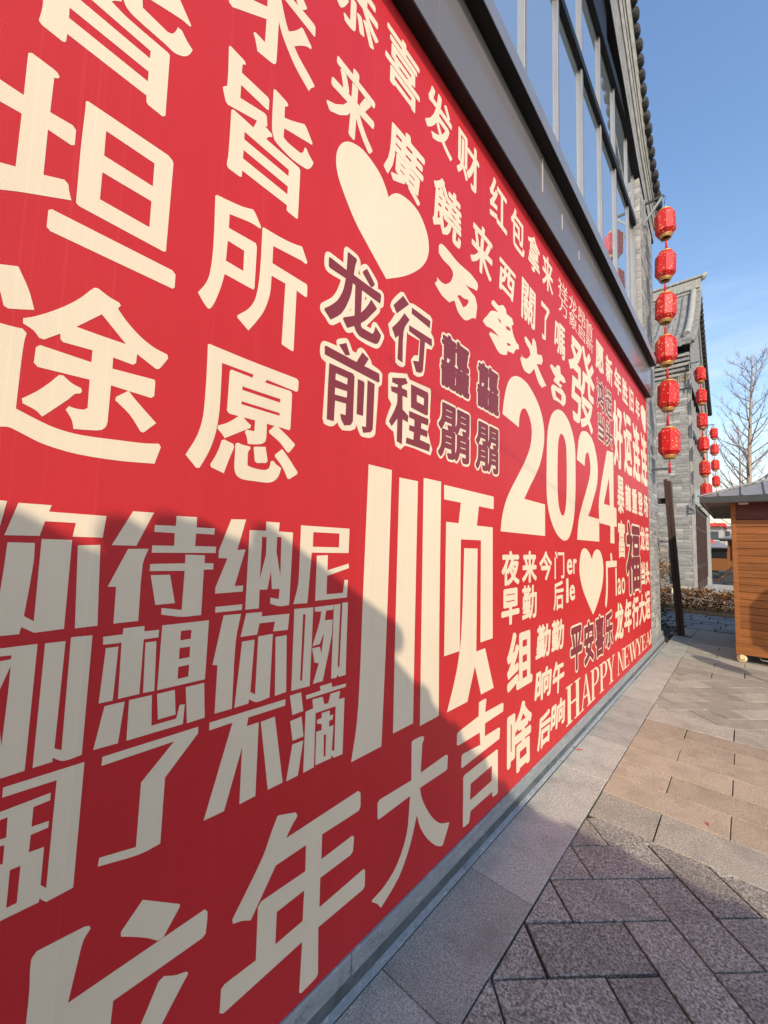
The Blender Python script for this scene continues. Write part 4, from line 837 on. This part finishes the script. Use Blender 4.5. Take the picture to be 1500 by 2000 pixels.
for (ya, za), (yb, zb) in zip(prof[:-1], prof[1:]):
    for i in range(6):
        a, c = pr2[i], pr2[i+1]; tm.poly([(a[0], ya-EY0, za-EZ+a[1]), (c[0], ya-EY0, za-EZ+c[1]), (c[0]*0.94, yb-EY0, zb-EZ+c[1]*0.94), (a[0]*0.94, yb-EY0, zb-EZ+a[1]*0.94)], smooth=True)
tm.poly([(x, -0.02, z) for x, z in pr2]); tm.poly([(-0.085, -0.022, 0.0), (0.085, -0.022, 0.0), (0.05, -0.022, -0.06), (-0.05, -0.022, -0.06)])
tm_me = tm.mesh('tile_row'); tm_me.materials.append(TILE_L)
for k in range(16):
    o = put(tm_me, 'tile_row', None, B2); o.matrix_parent_inverse = Matrix.Translation(-B2.location); o.location = (VX-0.42-0.30*k, EY0, EZ+0.02)
dm = MB(); dm.poly([(-0.07, 0, 0), (0.07, 0, 0), (0.055, 0, -0.09), (0, 0, -0.13), (-0.055, 0, -0.09)]); dm.poly([(-0.07, 0.03, 0), (-0.055, 0.03, -0.09), (0, 0.03, -0.13), (0.055, 0.03, -0.09), (0.07, 0.03, 0)]); dm_me = dm.mesh('drip_tile'); dm_me.materials.append(TILE_L)
for k in range(16):
    o = put(dm_me, 'drip_tile', None, B2); o.matrix_parent_inverse = Matrix.Translation(-B2.location); o.location = (VX-0.27-0.30*k, EY0-0.03, EZ-0.02)
p2('verge_ridge', PLASTER_L, lambda m: m.tube([(VX-0.16, y, z+0.10) for y, z in slp(EY0+0.75, RY, 9)], 0.10, 8))
p2('verge_ridge', PLASTER_L, lambda m: m.tube([(VX-0.16, y, z+0.10) for y, z in slp(EY1-0.4, RY, 9)], 0.10, 8))
p2('main_ridge', PLASTER_L, lambda m: (m.box((-6.5, RY-0.12, RZ-0.1), (VX+0.06, RY+0.12, RZ+0.42)), m.box((-6.5, RY-0.17, RZ+0.42), (VX+0.14, RY+0.17, RZ+0.52)), m.box((-6.5, RY-0.17, RZ+0.02), (VX+0.04, RY+0.17, RZ+0.10))), 0.02)
p2('ridge_ornament', PLASTER_L, lambda m: (m.tube([(VX-0.05, RY, RZ+0.42), (VX+0.14, RY, RZ+0.47), (VX+0.26, RY, RZ+0.60)], [0.14, 0.10, 0.04], 8),), 0)
vt_me = mt_me.copy(); vt_me.materials.clear(); vt_me.materials.append(TILE_L)
for (ya, yb, me) in ((EY0+0.1, RY-0.2, vt_me), (EY1-0.05, RY+0.2, mt_me)):
    n = 30
    for k in range(n):
        y = ya+(yb-ya)*k/(n-1); o = put(me, 'verge_tile', None, B2); o.matrix_parent_inverse = Matrix.Translation(-B2.location)
        o.location = (VX+0.06, y, slope_z(y)-0.03); o.rotation_euler = (math.atan2(slope_z(y+0.05)-slope_z(y-0.05), 0.1), 0, 0); o.scale = (0.8, 1.25, 1.25)
def gable(m):
    P = slp(EY0+0.35, RY, 9)+slp(RY, EY1-0.35, 9)[1:]
    for (ya, za), (yb, zb) in zip(P[:-1], P[1:]):
        m.poly([(FX+0.035, ya, za-0.95), (FX+0.035, yb, zb-0.95), (FX+0.035, yb, zb-0.1), (FX+0.035, ya, za-0.1)]); m.poly([(FX-0.2, ya, za-0.95), (FX-0.2, yb, zb-0.95), (FX+0.035, yb, zb-0.95), (FX+0.035, ya, za-0.95)])
p2('gable_band', PLASTER, gable)
p2('gable_wall', PLASTER, lambda m: m.poly([(FX-0.02, FY, 6.8), (FX-0.02, BY, 6.8), (FX-0.02, BY, 7.5), (FX-0.02, RY, 10.9), (FX-0.02, FY, 7.5)]))
# glazed and panelled street side
dy = np.linspace(FY+0.62, BY-0.72, 9)
for k in range(8):
    a, c = float(dy[k]), float(dy[k+1])
    d = p2('door_leaf', DOORW, lambda m: m.box((FX-0.2, a+0.01, 0.14), (FX-0.12, c-0.01, 3.0)))
    for j in range(4):
        s = a+(c-a)*(j+0.5)/4
        p2('door_stile', DOORW, lambda m: (m.box((FX-0.122, s-0.03, 0.5), (FX-0.09, s+0.03, 2.9)),), 0, d)
    for z0_, z1_ in ((0.95, 1.07), (2.25, 2.35), (2.85, 3.0)): p2('door_rail', DOORW, lambda m: m.box((FX-0.122, a+0.02, z0_), (FX-0.085, c-0.02, z1_)), 0, d)
    p2('window_pane', GLASS, lambda m: m.box((FX-0.2, a+0.02, 3.75), (FX-0.14, c-0.02, 6.7)))
    p2('mullion', ALU, lambda m: m.box((FX-0.15, a-0.03, 3.75), (FX-0.08, a+0.03, 6.7)))
p2('signboard_band', PANEL, lambda m: m.box((FX-0.2, FY+0.6, 3.02), (FX-0.03, BY-0.7, 3.72)), 0.004)
p2('transom', BLACK, lambda m: m.box((FX-0.2, FY+0.6, 5.35), (FX-0.06, BY-0.7, 5.5)))
p2('door_sill', CONC, lambda m: m.box((FX-0.2, FY+0.5, 0.10), (FX+0.18, BY-0.5, 0.16)), 0.01)
p2('downpipe', STEEL, lambda m: m.tube([(-1.62, FY-0.06, 3.6), (-1.62, FY-0.06, 0.6)], 0.045, 8))

# ------------------------------------------------------------------ leaning timber post by the corner
pb = on_z((1330, 1241)); pt = on_y((1303.5, 940), pb.y+0.02)
post = empty('timber_post', pb); tag(post, 'leaning dark timber post on a bolted steel foot beside the brick corner', 'post')
def pp_(name, mat, fn, bevel=0): return part(name, mat, fn, post, bevel)
dv = Vector((pt.x-pb.x, 0, pt.z))
for sx_ in (-0.028, 0.028): pp_('plank', POST, lambda m: m.bar(pb+Vector((sx_, 0.012*(sx_ > 0), 0.02)), pb+dv+Vector((sx_, 0.012*(sx_ > 0), 0.03*(sx_ < 0))), 0.052, 0.105, (0, 1, 0)), 0.004)
pp_('cross_arm', POST, lambda m: m.bar(pb+dv*0.87+Vector((-0.30, 0.06, 0)), pb+dv*0.87+Vector((0.04, 0.06, 0)), 0.05, 0.10), 0.004)
pp_('foot_plate', STEEL, lambda m: m.box((pb.x-0.16, pb.y-0.09, 0.004), (pb.x+0.16, pb.y+0.09, 0.016)))
for i, j in ((-0.13, -0.06), (0.13, -0.06), (0.13, 0.06), (-0.13, 0.06)): pp_('bolt', SILVER, lambda m: m.lathe([(0.012, 0.016), (0.012, 0.034), (0, 0.034)], 6, (pb.x+i, pb.y+j, 0)))

# ------------------------------------------------------------------ kiosks
def kiosk(x0, y0, w, d, zb, h, over, rise, label, fine=True, group='wooden market kiosks'):
    e = empty('wooden_kiosk', (x0+w/2, y0+d/2, 0)); tag(e, label, 'kiosk', group)
    K = lambda name, mat, fn, bevel=0, par=e: part(name, mat, fn, par, bevel)
    x1, y1, zt = x0+w, y0+d, zb+h
    K('body', WOOD_D, lambda m: m.box((x0+0.02, y0+0.02, zb+0.01), (x1-0.02, y1-0.02, zt)))
    if fine:
        z = zb+0.155; n = 0; pit = 0.1005
        while z < zt-0.34:
            zz = z
            K('plank', WOOD, lambda m: m.poly([(x0+0.055, y0-0.004, zz), (x1-0.055, y0-0.004, zz), (x1-0.055, y0-0.006, zz+pit-0.010), (x0+0.055, y0-0.006, zz+pit-0.010)]) or m.poly([(x0+0.055, y0-0.006, zz+pit-0.010), (x1-0.055, y0-0.006, zz+pit-0.010), (x1-0.055, y0+0.012, zz+pit-0.0005), (x0+0.055, y0+0.012, zz+pit-0.0005)]) or m.poly([(x0+0.055, y0+0.012, zz), (x1-0.055, y0+0.012, zz), (x1-0.055, y0-0.004, zz), (x0+0.055, y0-0.004, zz)]))
            z += pit; n += 1
        K('roof_shade_board', WOOD_D, lambda m: m.box((x0+0.055, y0-0.008, z+0.004), (x1-0.055, y0+0.02, zt-0.005)), 0.003)  # dark board stands for the roof's shadow on the upper planks
        K('base_board', WOOD, lambda m: m.box((x0-0.004, y0-0.022, zb), (x1+0.004, y0+0.02, zb+0.15)), 0.005)
        for xx in (x0, x1-0.055): K('corner_post', WOOD, lambda m: m.box((xx, y0-0.014, zb+0.152), (xx+0.055, y0+0.02, zt)), 0.004)
        yv = y0+0.1
        while yv < y1: K('side_plank', WOOD, lambda m: m.box((x0-0.002, yv, zb), (x0+0.02, min(yv+0.195, y1), zt-0.01)), 0.003); yv += 0.2
        for cx, cy in ((x0+0.06, y0+0.05), (x1-0.06, y0+0.05), (x0+0.06, y1-0.08), (x1-0.06, y1-0.08)):
            c = K('caster', CASTER, lambda m: (m.tube([(cx-0.012, cy-0.045, 0.056), (cx+0.012, cy-0.005, 0.056)], 0.055, 18),), 0.004)
            K('caster_fork', CASTER, lambda m: (m.box((cx-0.02, cy-0.062, 0.05), (cx+0.02, cy-0.054, zb)), m.box((cx-0.02, cy+0.006, 0.05), (cx+0.02, cy+0.014, zb)), m.box((cx-0.045, cy-0.045, zb-0.012), (cx+0.045, cy+0.045, zb-0.001))), 0.002, c)
        K('tow_handle', SILVER, lambda m: m.tube([(x0+0.24, y0-0.03, zb-0.01), (x0+0.26, y0-0.05, zb-0.03), (x0+0.42, y0-0.05, zb-0.035), (x0+0.44, y0-0.03, zb-0.01)], 0.006, 6))
    else:
        K('counter_board', WOOD, lambda m: m.box((x0, y0-0.02, zb), (x1, y0, zb+0.95)), 0.01)
        K('serving_opening', BLACK, lambda m: m.box((x0+0.15, y0-0.006, zb+1.0), (x1-0.15, y0+0.03, zt-0.15)))
        for xx in (x0, x1-0.08): K('corner_post', WOOD, lambda m: m.box((xx, y0-0.03, zb), (xx+0.08, y0+0.05, zt)))
    ex0, ex1, ey0, ey1 = x0-over, x1+over, y0-over, y1+over; ze = zt+0.06; cx, cy = (ex0+ex1)/2, (ey0+ey1)/2
    hx = (ex1-ex0)/2; hy = (ey1-ey0)/2; rl = max(hx-hy, 0)
    A, B_, C_, D_ = Vector((ex0, ey0, ze)), Vector((ex1, ey0, ze)), Vector((ex1, ey1, ze)), Vector((ex0, ey1, ze)); R0, R1 = Vector((cx-rl, cy, ze+rise)), Vector((cx+rl, cy, ze+rise))
    if hy > hx: rl = hy-hx; R0, R1 = Vector((cx, cy-rl, ze+rise)), Vector((cx, cy+rl, ze+rise))
    r = K('roof_sheet', METROOF, lambda m: ([m.poly(f) for f in (([A, B_, R1, R0], [B_, C_, R1], [C_, D_, R0, R1], [D_, A, R0]) if hx >= hy else ([A, B_, R0], [B_, C_, R1, R0], [C_, D_, R1], [D_, A, R0, R1]))],))
    K('fascia', FASCIA, lambda m: (m.box((ex0, ey0, ze-0.085), (ex1, ey0+0.02, ze-0.002)), m.box((ex0, ey1-0.02, ze-0.085), (ex1, ey1, ze-0.002)), m.box((ex0, ey0+0.021, ze-0.085), (ex0+0.02, ey1-0.021, ze-0.002)), m.box((ex1-0.02, ey0+0.021, ze-0.085), (ex1, ey1-0.021, ze-0.002))))
    ns = max(3, int((ey1-ey0)/0.2)) if fine else 2
    for k in range(ns):
        a = ey0+0.022+(ey1-ey0-0.044)*k/ns; c = ey0+0.022+(ey1-ey0-0.044)*(k+1)/ns
        K('soffit_board', SOFF, lambda m: m.box((ex0+0.022, a+0.003, ze-0.072), (ex1-0.022, c-0.003, ze-0.06)))
    if fine:
        nrm = Vector((0, -rise, hy if hx >= hy else hy)).normalized()
        def ridge_pt(x):      # where a standing seam at x meets the hip or ridge of the near slope
            apex = R0
            t = 1.0 if R0.x <= x <= R1.x else ((x-ex0)/(R0.x-ex0) if x < R0.x else (ex1-x)/(ex1-R1.x))
            return Vector((x, ey0+(R0.y-ey0)*t, ze+rise*t))
        x = ex0+0.22
        while x < ex1-0.1:
            q = ridge_pt(x); K('standing_seam', METROOF, lambda m: m.bar(Vector((x, ey0-0.012, ze+0.012)), q+Vector((0, 0, 0.012)), 0.024, 0.03, (0, 0, 1)), 0.004, r); x += 0.235
        for P, Q in ((A, R0), (B_, R1), (C_, R1), (D_, R0)): K('hip_cap', METROOF, lambda m: m.bar(P+Vector((-0.01, -0.01, 0.012)), Q+Vector((0, 0, 0.02)), 0.05, 0.02), 0.004, r)
        K('eave_lights', simple('pale_led_strip', (0.7, 0.68, 0.62), 0.4), lambda m: [m.box((ex0+0.026, ey0+0.2+0.11*k, ze-0.083), (ex0+0.040, ey0+0.235+0.11*k, ze-0.073)) for k in range(24)])
        K('lamp_disc', FARW, lambda m: m.lathe([(0, ze-0.075), (0.05, ze-0.075), (0.055, ze-0.10), (0, ze-0.105)][::-1], 14, (x0+0.14, y0-0.09, 0)))
    return e
kiosk(-0.135, 7.55, 2.6, 2.9, 0.112, 2.11, 0.325, 0.62, 'large orange-brown plank kiosk on cream casters at the right edge')
kiosk(-0.72, 30.0, 2.4, 2.2, 0.1, 2.15, 0.40, 0.5, 'distant brown kiosk with dark eave just left of the large kiosk', False)
kiosk(-2.25, 41.0, 1.3, 2.0, 0.1, 1.75, 0.30, 0.5, 'most distant brown kiosk with pale ribbed roof under the red canopy', False)

# ------------------------------------------------------------------ hedge, climber, bamboo rail
def leaves(m, cx, cy, cz, n, size, tmin=0.0):
    for k in range(n):
        x, y, z = cx(), cy(), cz(); a = rnd()*6.3; u = Vector((math.cos(a), math.sin(a), random.uniform(-0.6, 0.9))).normalized(); v = u.cross(Vector((rnd()-0.5, rnd()-0.5, rnd()-0.5))).normalized()
        l = size*random.uniform(0.6, 1.3); p = Vector((x, y, z)); t = min(1, max(0, tmin+rnd()**1.3))
        m.poly([p, p+u*l*0.5+v*l*0.26, p+u*l, p+u*l*0.5-v*l*0.26], t)
hd = empty('low_hedge', (-0.7, 13.3, 0.03)); tag(hd, 'low winter hedge of crisp brown leaves in front of the farther building', 'hedge')
hm = MB(); xs = [-2.7+0.23*i for i in range(22)]
for xc in xs:
    H = random.uniform(0.30, 0.54)
    for k in range(8):
        leaves(hm, lambda: random.gauss(xc+0.1, 0.11), lambda: 13.3+random.gauss(0, 0.20), lambda: 0.06+H*rnd()**0.75, 62, 0.062)
o = hm.build('foliage', LEAF, hd); o.matrix_parent_inverse = Matrix.Translation(-hd.location); tag(o, kind='stuff')
tw = MB()
for xc in xs:
    for k in range(9):
        p = Vector((xc+random.gauss(0.1, 0.05), 13.3+random.gauss(0, 0.08), 0.03)); q = p+Vector((random.gauss(0, 0.14), random.gauss(0, 0.14), random.uniform(0.35, 0.66))); tw.tube([p, (p+q)/2+Vector((random.gauss(0, 0.02), 0, 0)), q], [0.006, 0.004, 0.002], 4)
o = tw.build('stems', TWIG, hd); o.matrix_parent_inverse = Matrix.Translation(-hd.location); tag(o, kind='stuff')
cl = empty('dried_climber', (-2.2, 14.6, 0.1)); tag(cl, 'dried brown climber with curled leaves on the farther brick wall', 'plant')
cm = MB()
for k in range(26):
    c0 = (random.uniform(-2.6, -1.75), random.uniform(0.45, 2.15)); leaves(cm, lambda: random.gauss(c0[0], 0.12), lambda: 14.72+random.gauss(0, 0.07), lambda: random.gauss(c0[1], 0.14), 42, 0.075, 0.15)
o = cm.build('foliage', LEAF, cl); o.matrix_parent_inverse = Matrix.Translation(-cl.location); tag(o, kind='stuff')
cm = MB()
for k in range(10): x = random.uniform(-2.5, -1.9); cm.tube([(x, 14.7, 0.1), (x+random.gauss(0, 0.1), 14.74, 1.0), (x+random.gauss(0, 0.2), 14.78, 2.1)], [0.012, 0.008, 0.003], 5)
o = cm.build('stems', TWIG, cl); o.matrix_parent_inverse = Matrix.Translation(-cl.location)
bf = empty('bamboo_rail', (-1.5, 12.85, 0.03)); tag(bf, 'short pale bamboo rail in front of the hedge by the timber post', 'fence')
bq = on_y((1312, 1175), 12.85)
part('upright', BAMBOO, lambda m: m.tube([(bq.x, 12.85, 0.0), (bq.x+0.02, 12.85, 0.56)], 0.022, 8), bf)
part('rail', BAMBOO, lambda m: m.tube([(bq.x-0.75, 12.88, 0.42), (bq.x+0.06, 12.83, 0.38)], 0.018, 8), bf)
part('rail', BAMBOO, lambda m: m.tube([(bq.x-0.03, 12.88, 0.38), (bq.x+0.9, 12.93, 0.30)], 0.014, 8), bf)
sh = empty('corner_shrub', (-1.28, 9.2, 0)); tag(sh, 'small dark evergreen shrub tucked behind the brick corner', 'shrub')
sm_ = MB(); leaves(sm_, lambda: random.gauss(-1.22, 0.09), lambda: random.gauss(9.3, 0.10), lambda: 0.02+0.5*rnd(), 420, 0.05)
GREEN = simple('dark_evergreen', (0.028, 0.045, 0.022), 0.6, 0.4, var=0.5, scale=20); o = sm_.build('foliage', GREEN, sh); o.matrix_parent_inverse = Matrix.Translation(-sh.location)
b = MB(); b.box((-2.6, 8.55, -0.02), (-1.03, 10.05, 0.006)); b.build('soil_patch', simple('dark_soil', (0.045, 0.037, 0.03), 0.95, var=0.4, scale=25, bstr=0.5), pave)

# ------------------------------------------------------------------ bare trees
def bare_tree(base, H, lean, seed, label, n=30, R0_=0.11, spread=2.4):
    rg = random.Random(seed); e = empty('bare_tree', base); tag(e, label, 'tree', 'bare trees behind the kiosk'); base = Vector(base)
    trunk = MB(); P = [Vector((lean*t+0.06*math.sin(5*t+seed)*t, 0.05*math.sin(4*t), H*t)) for t in np.linspace(0, 1, 14)]
    trunk.tube(P, [R0_*(1-t)**0.8+0.010 for t in np.linspace(0, 1, 14)], 9); o = trunk.build('trunk', BARK, e)
    br = MB(); tg = MB()
    def at(t): i = min(int(t*13), 12); return P[i]+(P[i+1]-P[i])*(t*13-i)
    for k in range(n):
        t = 0.22+0.74*(k+rg.random()*0.6)/n; a = k*2.39996+rg.random()*0.5; l = spread*(1-t)**0.75*rg.uniform(0.8, 1.15)+0.35; el = math.radians(rg.uniform(28, 48))
        d = Vector((math.cos(a)*math.cos(el), math.sin(a)*math.cos(el), math.sin(el))); p = at(t); Q = [p]; r0 = max(0.012, R0_*0.30*(1-t)+0.012); m_ = 7
        for s in range(m_):
            d = (d+Vector((rg.gauss(0, 0.09), rg.gauss(0, 0.09), 0.075))).normalized(); Q.append(Q[-1]+d*(l/m_))
        br.tube(Q, [r0*(1-s/(m_+0.4)) for s in range(m_+1)], 5)
        for s in range(1, m_+1):
            for w in range(4):
                dd = (d+Vector((rg.gauss(0, 0.6), rg.gauss(0, 0.6), rg.gauss(0.12, 0.4)))).normalized(); q = Q[s]+(Q[s]-Q[s-1])*(rg.random()-0.5); ln = rg.uniform(0.2, 0.62)*(1-0.4*t)
                q2 = q+dd*ln*0.5; q3 = q2+(dd+Vector((rg.gauss(0, 0.25), rg.gauss(0, 0.25), 0.25))).normalized()*ln*0.5
                tg.tube([q, q2, q3], [0.0062, 0.0045, 0.003], 3, False)
                if rg.random() < 0.55: tg.tube([q2, q2+(dd+Vector((rg.gauss(0, 0.9), rg.gauss(0, 0.9), 0.3))).normalized()*ln*0.4], [0.0042, 0.003], 3, False)
    br.build('crown', TWIG, e); o = tg.build('twigs', TWIG, e); tag(o, kind='stuff'); return e
bare_tree((0.10, 24.0, 0.0), 10.5, 0.36, 3, 'tall bare tree with pale trunk rising behind the large kiosk roof', 46, 0.13, 4.0)
bare_tree((-0.25, 33.0, 0.0), 9.4, 0.2, 11, 'thinner bare tree standing behind the tall pale-trunked tree', 34, 0.09, 3.6)
bare_tree((1.7, 29.0, 0.0), 9.0, 0.3, 23, 'bare tree at the right edge beyond the large kiosk', 24, 0.10, 3.0)

# ------------------------------------------------------------------ handcart, canopies, far street
ct = empty('handcart', (-0.6, 23.5, 0)); tag(ct, 'black handcart with raised wooden shafts parked beyond the hedge', 'cart')
CT = lambda n_, mat, fn, bv=0: part(n_, mat, fn, ct, bv)
CT('bed', CARTB, lambda m: m.box((-0.85, 22.9, 0.22), (0.5, 24.3, 0.62)), 0.03)
CT('rim', CARTB, lambda m: m.box((-0.9, 22.86, 0.60), (0.52, 24.34, 0.70)), 0.02)
for o_ in (0.0, 1.2): CT('shaft', POST, lambda m: m.bar((-1.0, 22.85+o_, 0.18), (0.05, 22.85+o_, 1.45), 0.08, 0.10), 0.01)
CT('shaft_tie', SILVER, lambda m: m.tube([(-0.75, 22.8, 0.48), (-0.75, 24.2, 0.48)], 0.02, 6))
for o_ in (22.95, 24.25): CT('wheel', CARTB, lambda m: m.tube([(-0.4, o_-0.03, 0.24), (-0.4, o_+0.03, 0.24)], 0.24, 20), 0.01)
def far_house(x0, x1, y, z1, mat, label, nx, nz, roof=None):
    e = empty('street_house', ((x0+x1)/2, y, 0)); tag(e, label, 'building', 'houses at the end of the street'); H_ = lambda n_, m_, f_, p_=None: part(n_, m_, f_, p_ or e)
    H_('wall', mat, lambda m: m.box((x0, y, 0), (x1, y+8, z1)))
    for i in range(nx):
        for j in range(nz):
            a = x0+(x1-x0)*(i+0.25)/nx; c = x0+(x1-x0)*(i+0.75)/nx; q0 = z1*(j+0.3)/nz; q1 = z1*(j+0.75)/nz
            w_ = H_('window', FARGL, lambda m: m.box((a, y-0.04, q0), (c, y+0.02, q1))); H_('window_sill', FARW, lambda m: m.box((a-0.1, y-0.12, q0-0.12), (c+0.1, y+0.02, q0-0.01)), w_)
    for j in range(1, nz): H_('floor_band', FARW, lambda m: m.box((x0-0.05, y-0.1, z1*j/nz-0.1), (x1+0.05, y-0.002, z1*j/nz+0.08)))
    H_('cornice', roof or FARW, lambda m: m.box((x0-0.3, y-0.5, z1), (x1+0.3, y+8.3, z1+0.4)))
far_house(-6.2, -1.9, 62, 4.6, FARG, 'far grey house with red cornice at the end of the street', 3, 2, TENT)
far_house(-2.4, 2.6, 74, 5.2, FARW, 'far white house between the farther hall and the large kiosk', 4, 2)
far_house(2.2, 9, 66, 5.0, FARG, 'far grey house hidden mostly behind the large kiosk', 4, 2)
far_house(-14, -6.8, 70, 6.0, FARW, 'far pale house at the left of the street end', 4, 2)
tn = empty('market_canopy', (-2.3, 48, 0)); tag(tn, 'small pointed red market canopy over the distant stalls', 'canopy')
part('canvas', TENT, lambda m: [m.poly([(-3.1, 47.2, 2.05), (-1.5, 47.2, 2.05), (-2.3, 48, 2.75)]), m.poly([(-1.5, 47.2, 2.05), (-1.5, 48.8, 2.05), (-2.3, 48, 2.75)]), m.poly([(-1.5, 48.8, 2.05), (-3.1, 48.8, 2.05), (-2.3, 48, 2.75)]), m.poly([(-3.1, 48.8, 2.05), (-3.1, 47.2, 2.05), (-2.3, 48, 2.75)])], tn)
for i, j in ((-3.05, 47.25), (-1.55, 47.25), (-1.55, 48.75), (-3.05, 48.75)): part('leg', SILVER, lambda m: m.tube([(i, j, 0), (i, j, 2.06)], 0.03, 6), tn)

# ------------------------------------------------------------------ litter on the paving
for (p, s, a, lb) in (((1133, 1466), 0.022, 0.6, 'scrap of red paper on the edging stones near the plinth'), ((1382, 1611), 0.013, 2.0, 'tiny pink paper scrap on the tan paving')):
    q = on_z(p); m = MB(); n = 6; P = [(s*(0.6+0.5*rnd())*math.cos(2*math.pi*i/n)*1.6, s*(0.5+0.5*rnd())*math.sin(2*math.pi*i/n)*0.5, 0.004+0.006*rnd()) for i in range(n)]
    m.poly(P); o = m.build('paper_scrap', PETAL); o.location = (q.x, q.y, 0.002); o.rotation_euler = (0, 0, a); tag(o, lb, 'litter')

# ------------------------------------------------------------------ tiled pavilion behind the viewer, whose eaves shade the near wall and paving
pv = empty('tiled_pavilion', (4.5, -5, 0)); tag(pv, 'tiled pavilion outside the picture whose roof edge shades the near paving', 'building')
V_ = lambda n_, mat, fn, bv=0: part(n_, mat, fn, pv, bv)
ZE = 3.0; tE = (ZE-1.487)/0.9; EXc = BX+0.886*tE; EYc = 0.775-tE      # eave corner: shadow corner on the banner traced back towards the sun
for cx_ in (EXc+0.9, 4.4, 7.4):
    for cy_ in (EYc-0.9, -5.2, -9.0): V_('column', WOOD_D, lambda m: m.tube([(cx_, cy_, 0), (cx_, cy_, ZE-0.14)], 0.12, 14))
V_('paved_floor', GR_EDGE, lambda m: m.box((EXc+0.4, -9.5, 0.002), (8.0, EYc-0.4, 0.12)), 0.01)
V_('ceiling', SOFF, lambda m: m.box((EXc+0.06, -9.55, ZE-0.16), (8.15, EYc-0.06, ZE-0.142)))
V_('roof', TILE, lambda m: (m.box((EXc, -9.6, ZE-0.14), (8.2, EYc, ZE-0.02)), m.poly([(EXc, EYc, ZE-0.02), (8.2, EYc, ZE-0.02), (6, EYc-2.6, ZE+1.1), (EXc+2.6, EYc-2.6, ZE+1.1)]), m.poly([(EXc, -9.6, ZE-0.02), (EXc, EYc, ZE-0.02), (EXc+2.6, EYc-2.6, ZE+1.1), (EXc+2.6, -9, ZE+1.1)]), m.poly([(8.2, EYc, ZE-0.02), (8.2, -9.6, ZE-0.02), (6, -9, ZE+1.1), (6, EYc-2.6, ZE+1.1)]), m.poly([(EXc+2.6, EYc-2.6, ZE+1.1), (6, EYc-2.6, ZE+1.1), (6, -9, ZE+1.1), (EXc+2.6, -9, ZE+1.1)])))
et = MB(); et.tube([(0, 0.03, 0), (0, -0.5, 0.18)], 0.05, 8); et_me = et.mesh('eave_tile'); et_me.materials.append(TILE)
for k in range(30):
    o = put(et_me, 'eave_tile', None, pv); o.matrix_parent_inverse = Matrix.Translation(-pv.location); o.location = (EXc+0.12+0.23*k, EYc-0.022, ZE-0.05)
for k in range(36):
    o = put(et_me, 'eave_tile', None, pv); o.matrix_parent_inverse = Matrix.Translation(-pv.location); o.location = (EXc, EYc-0.10-0.18*k, ZE-0.03); o.rotation_euler = (0, 0, math.pi/2)
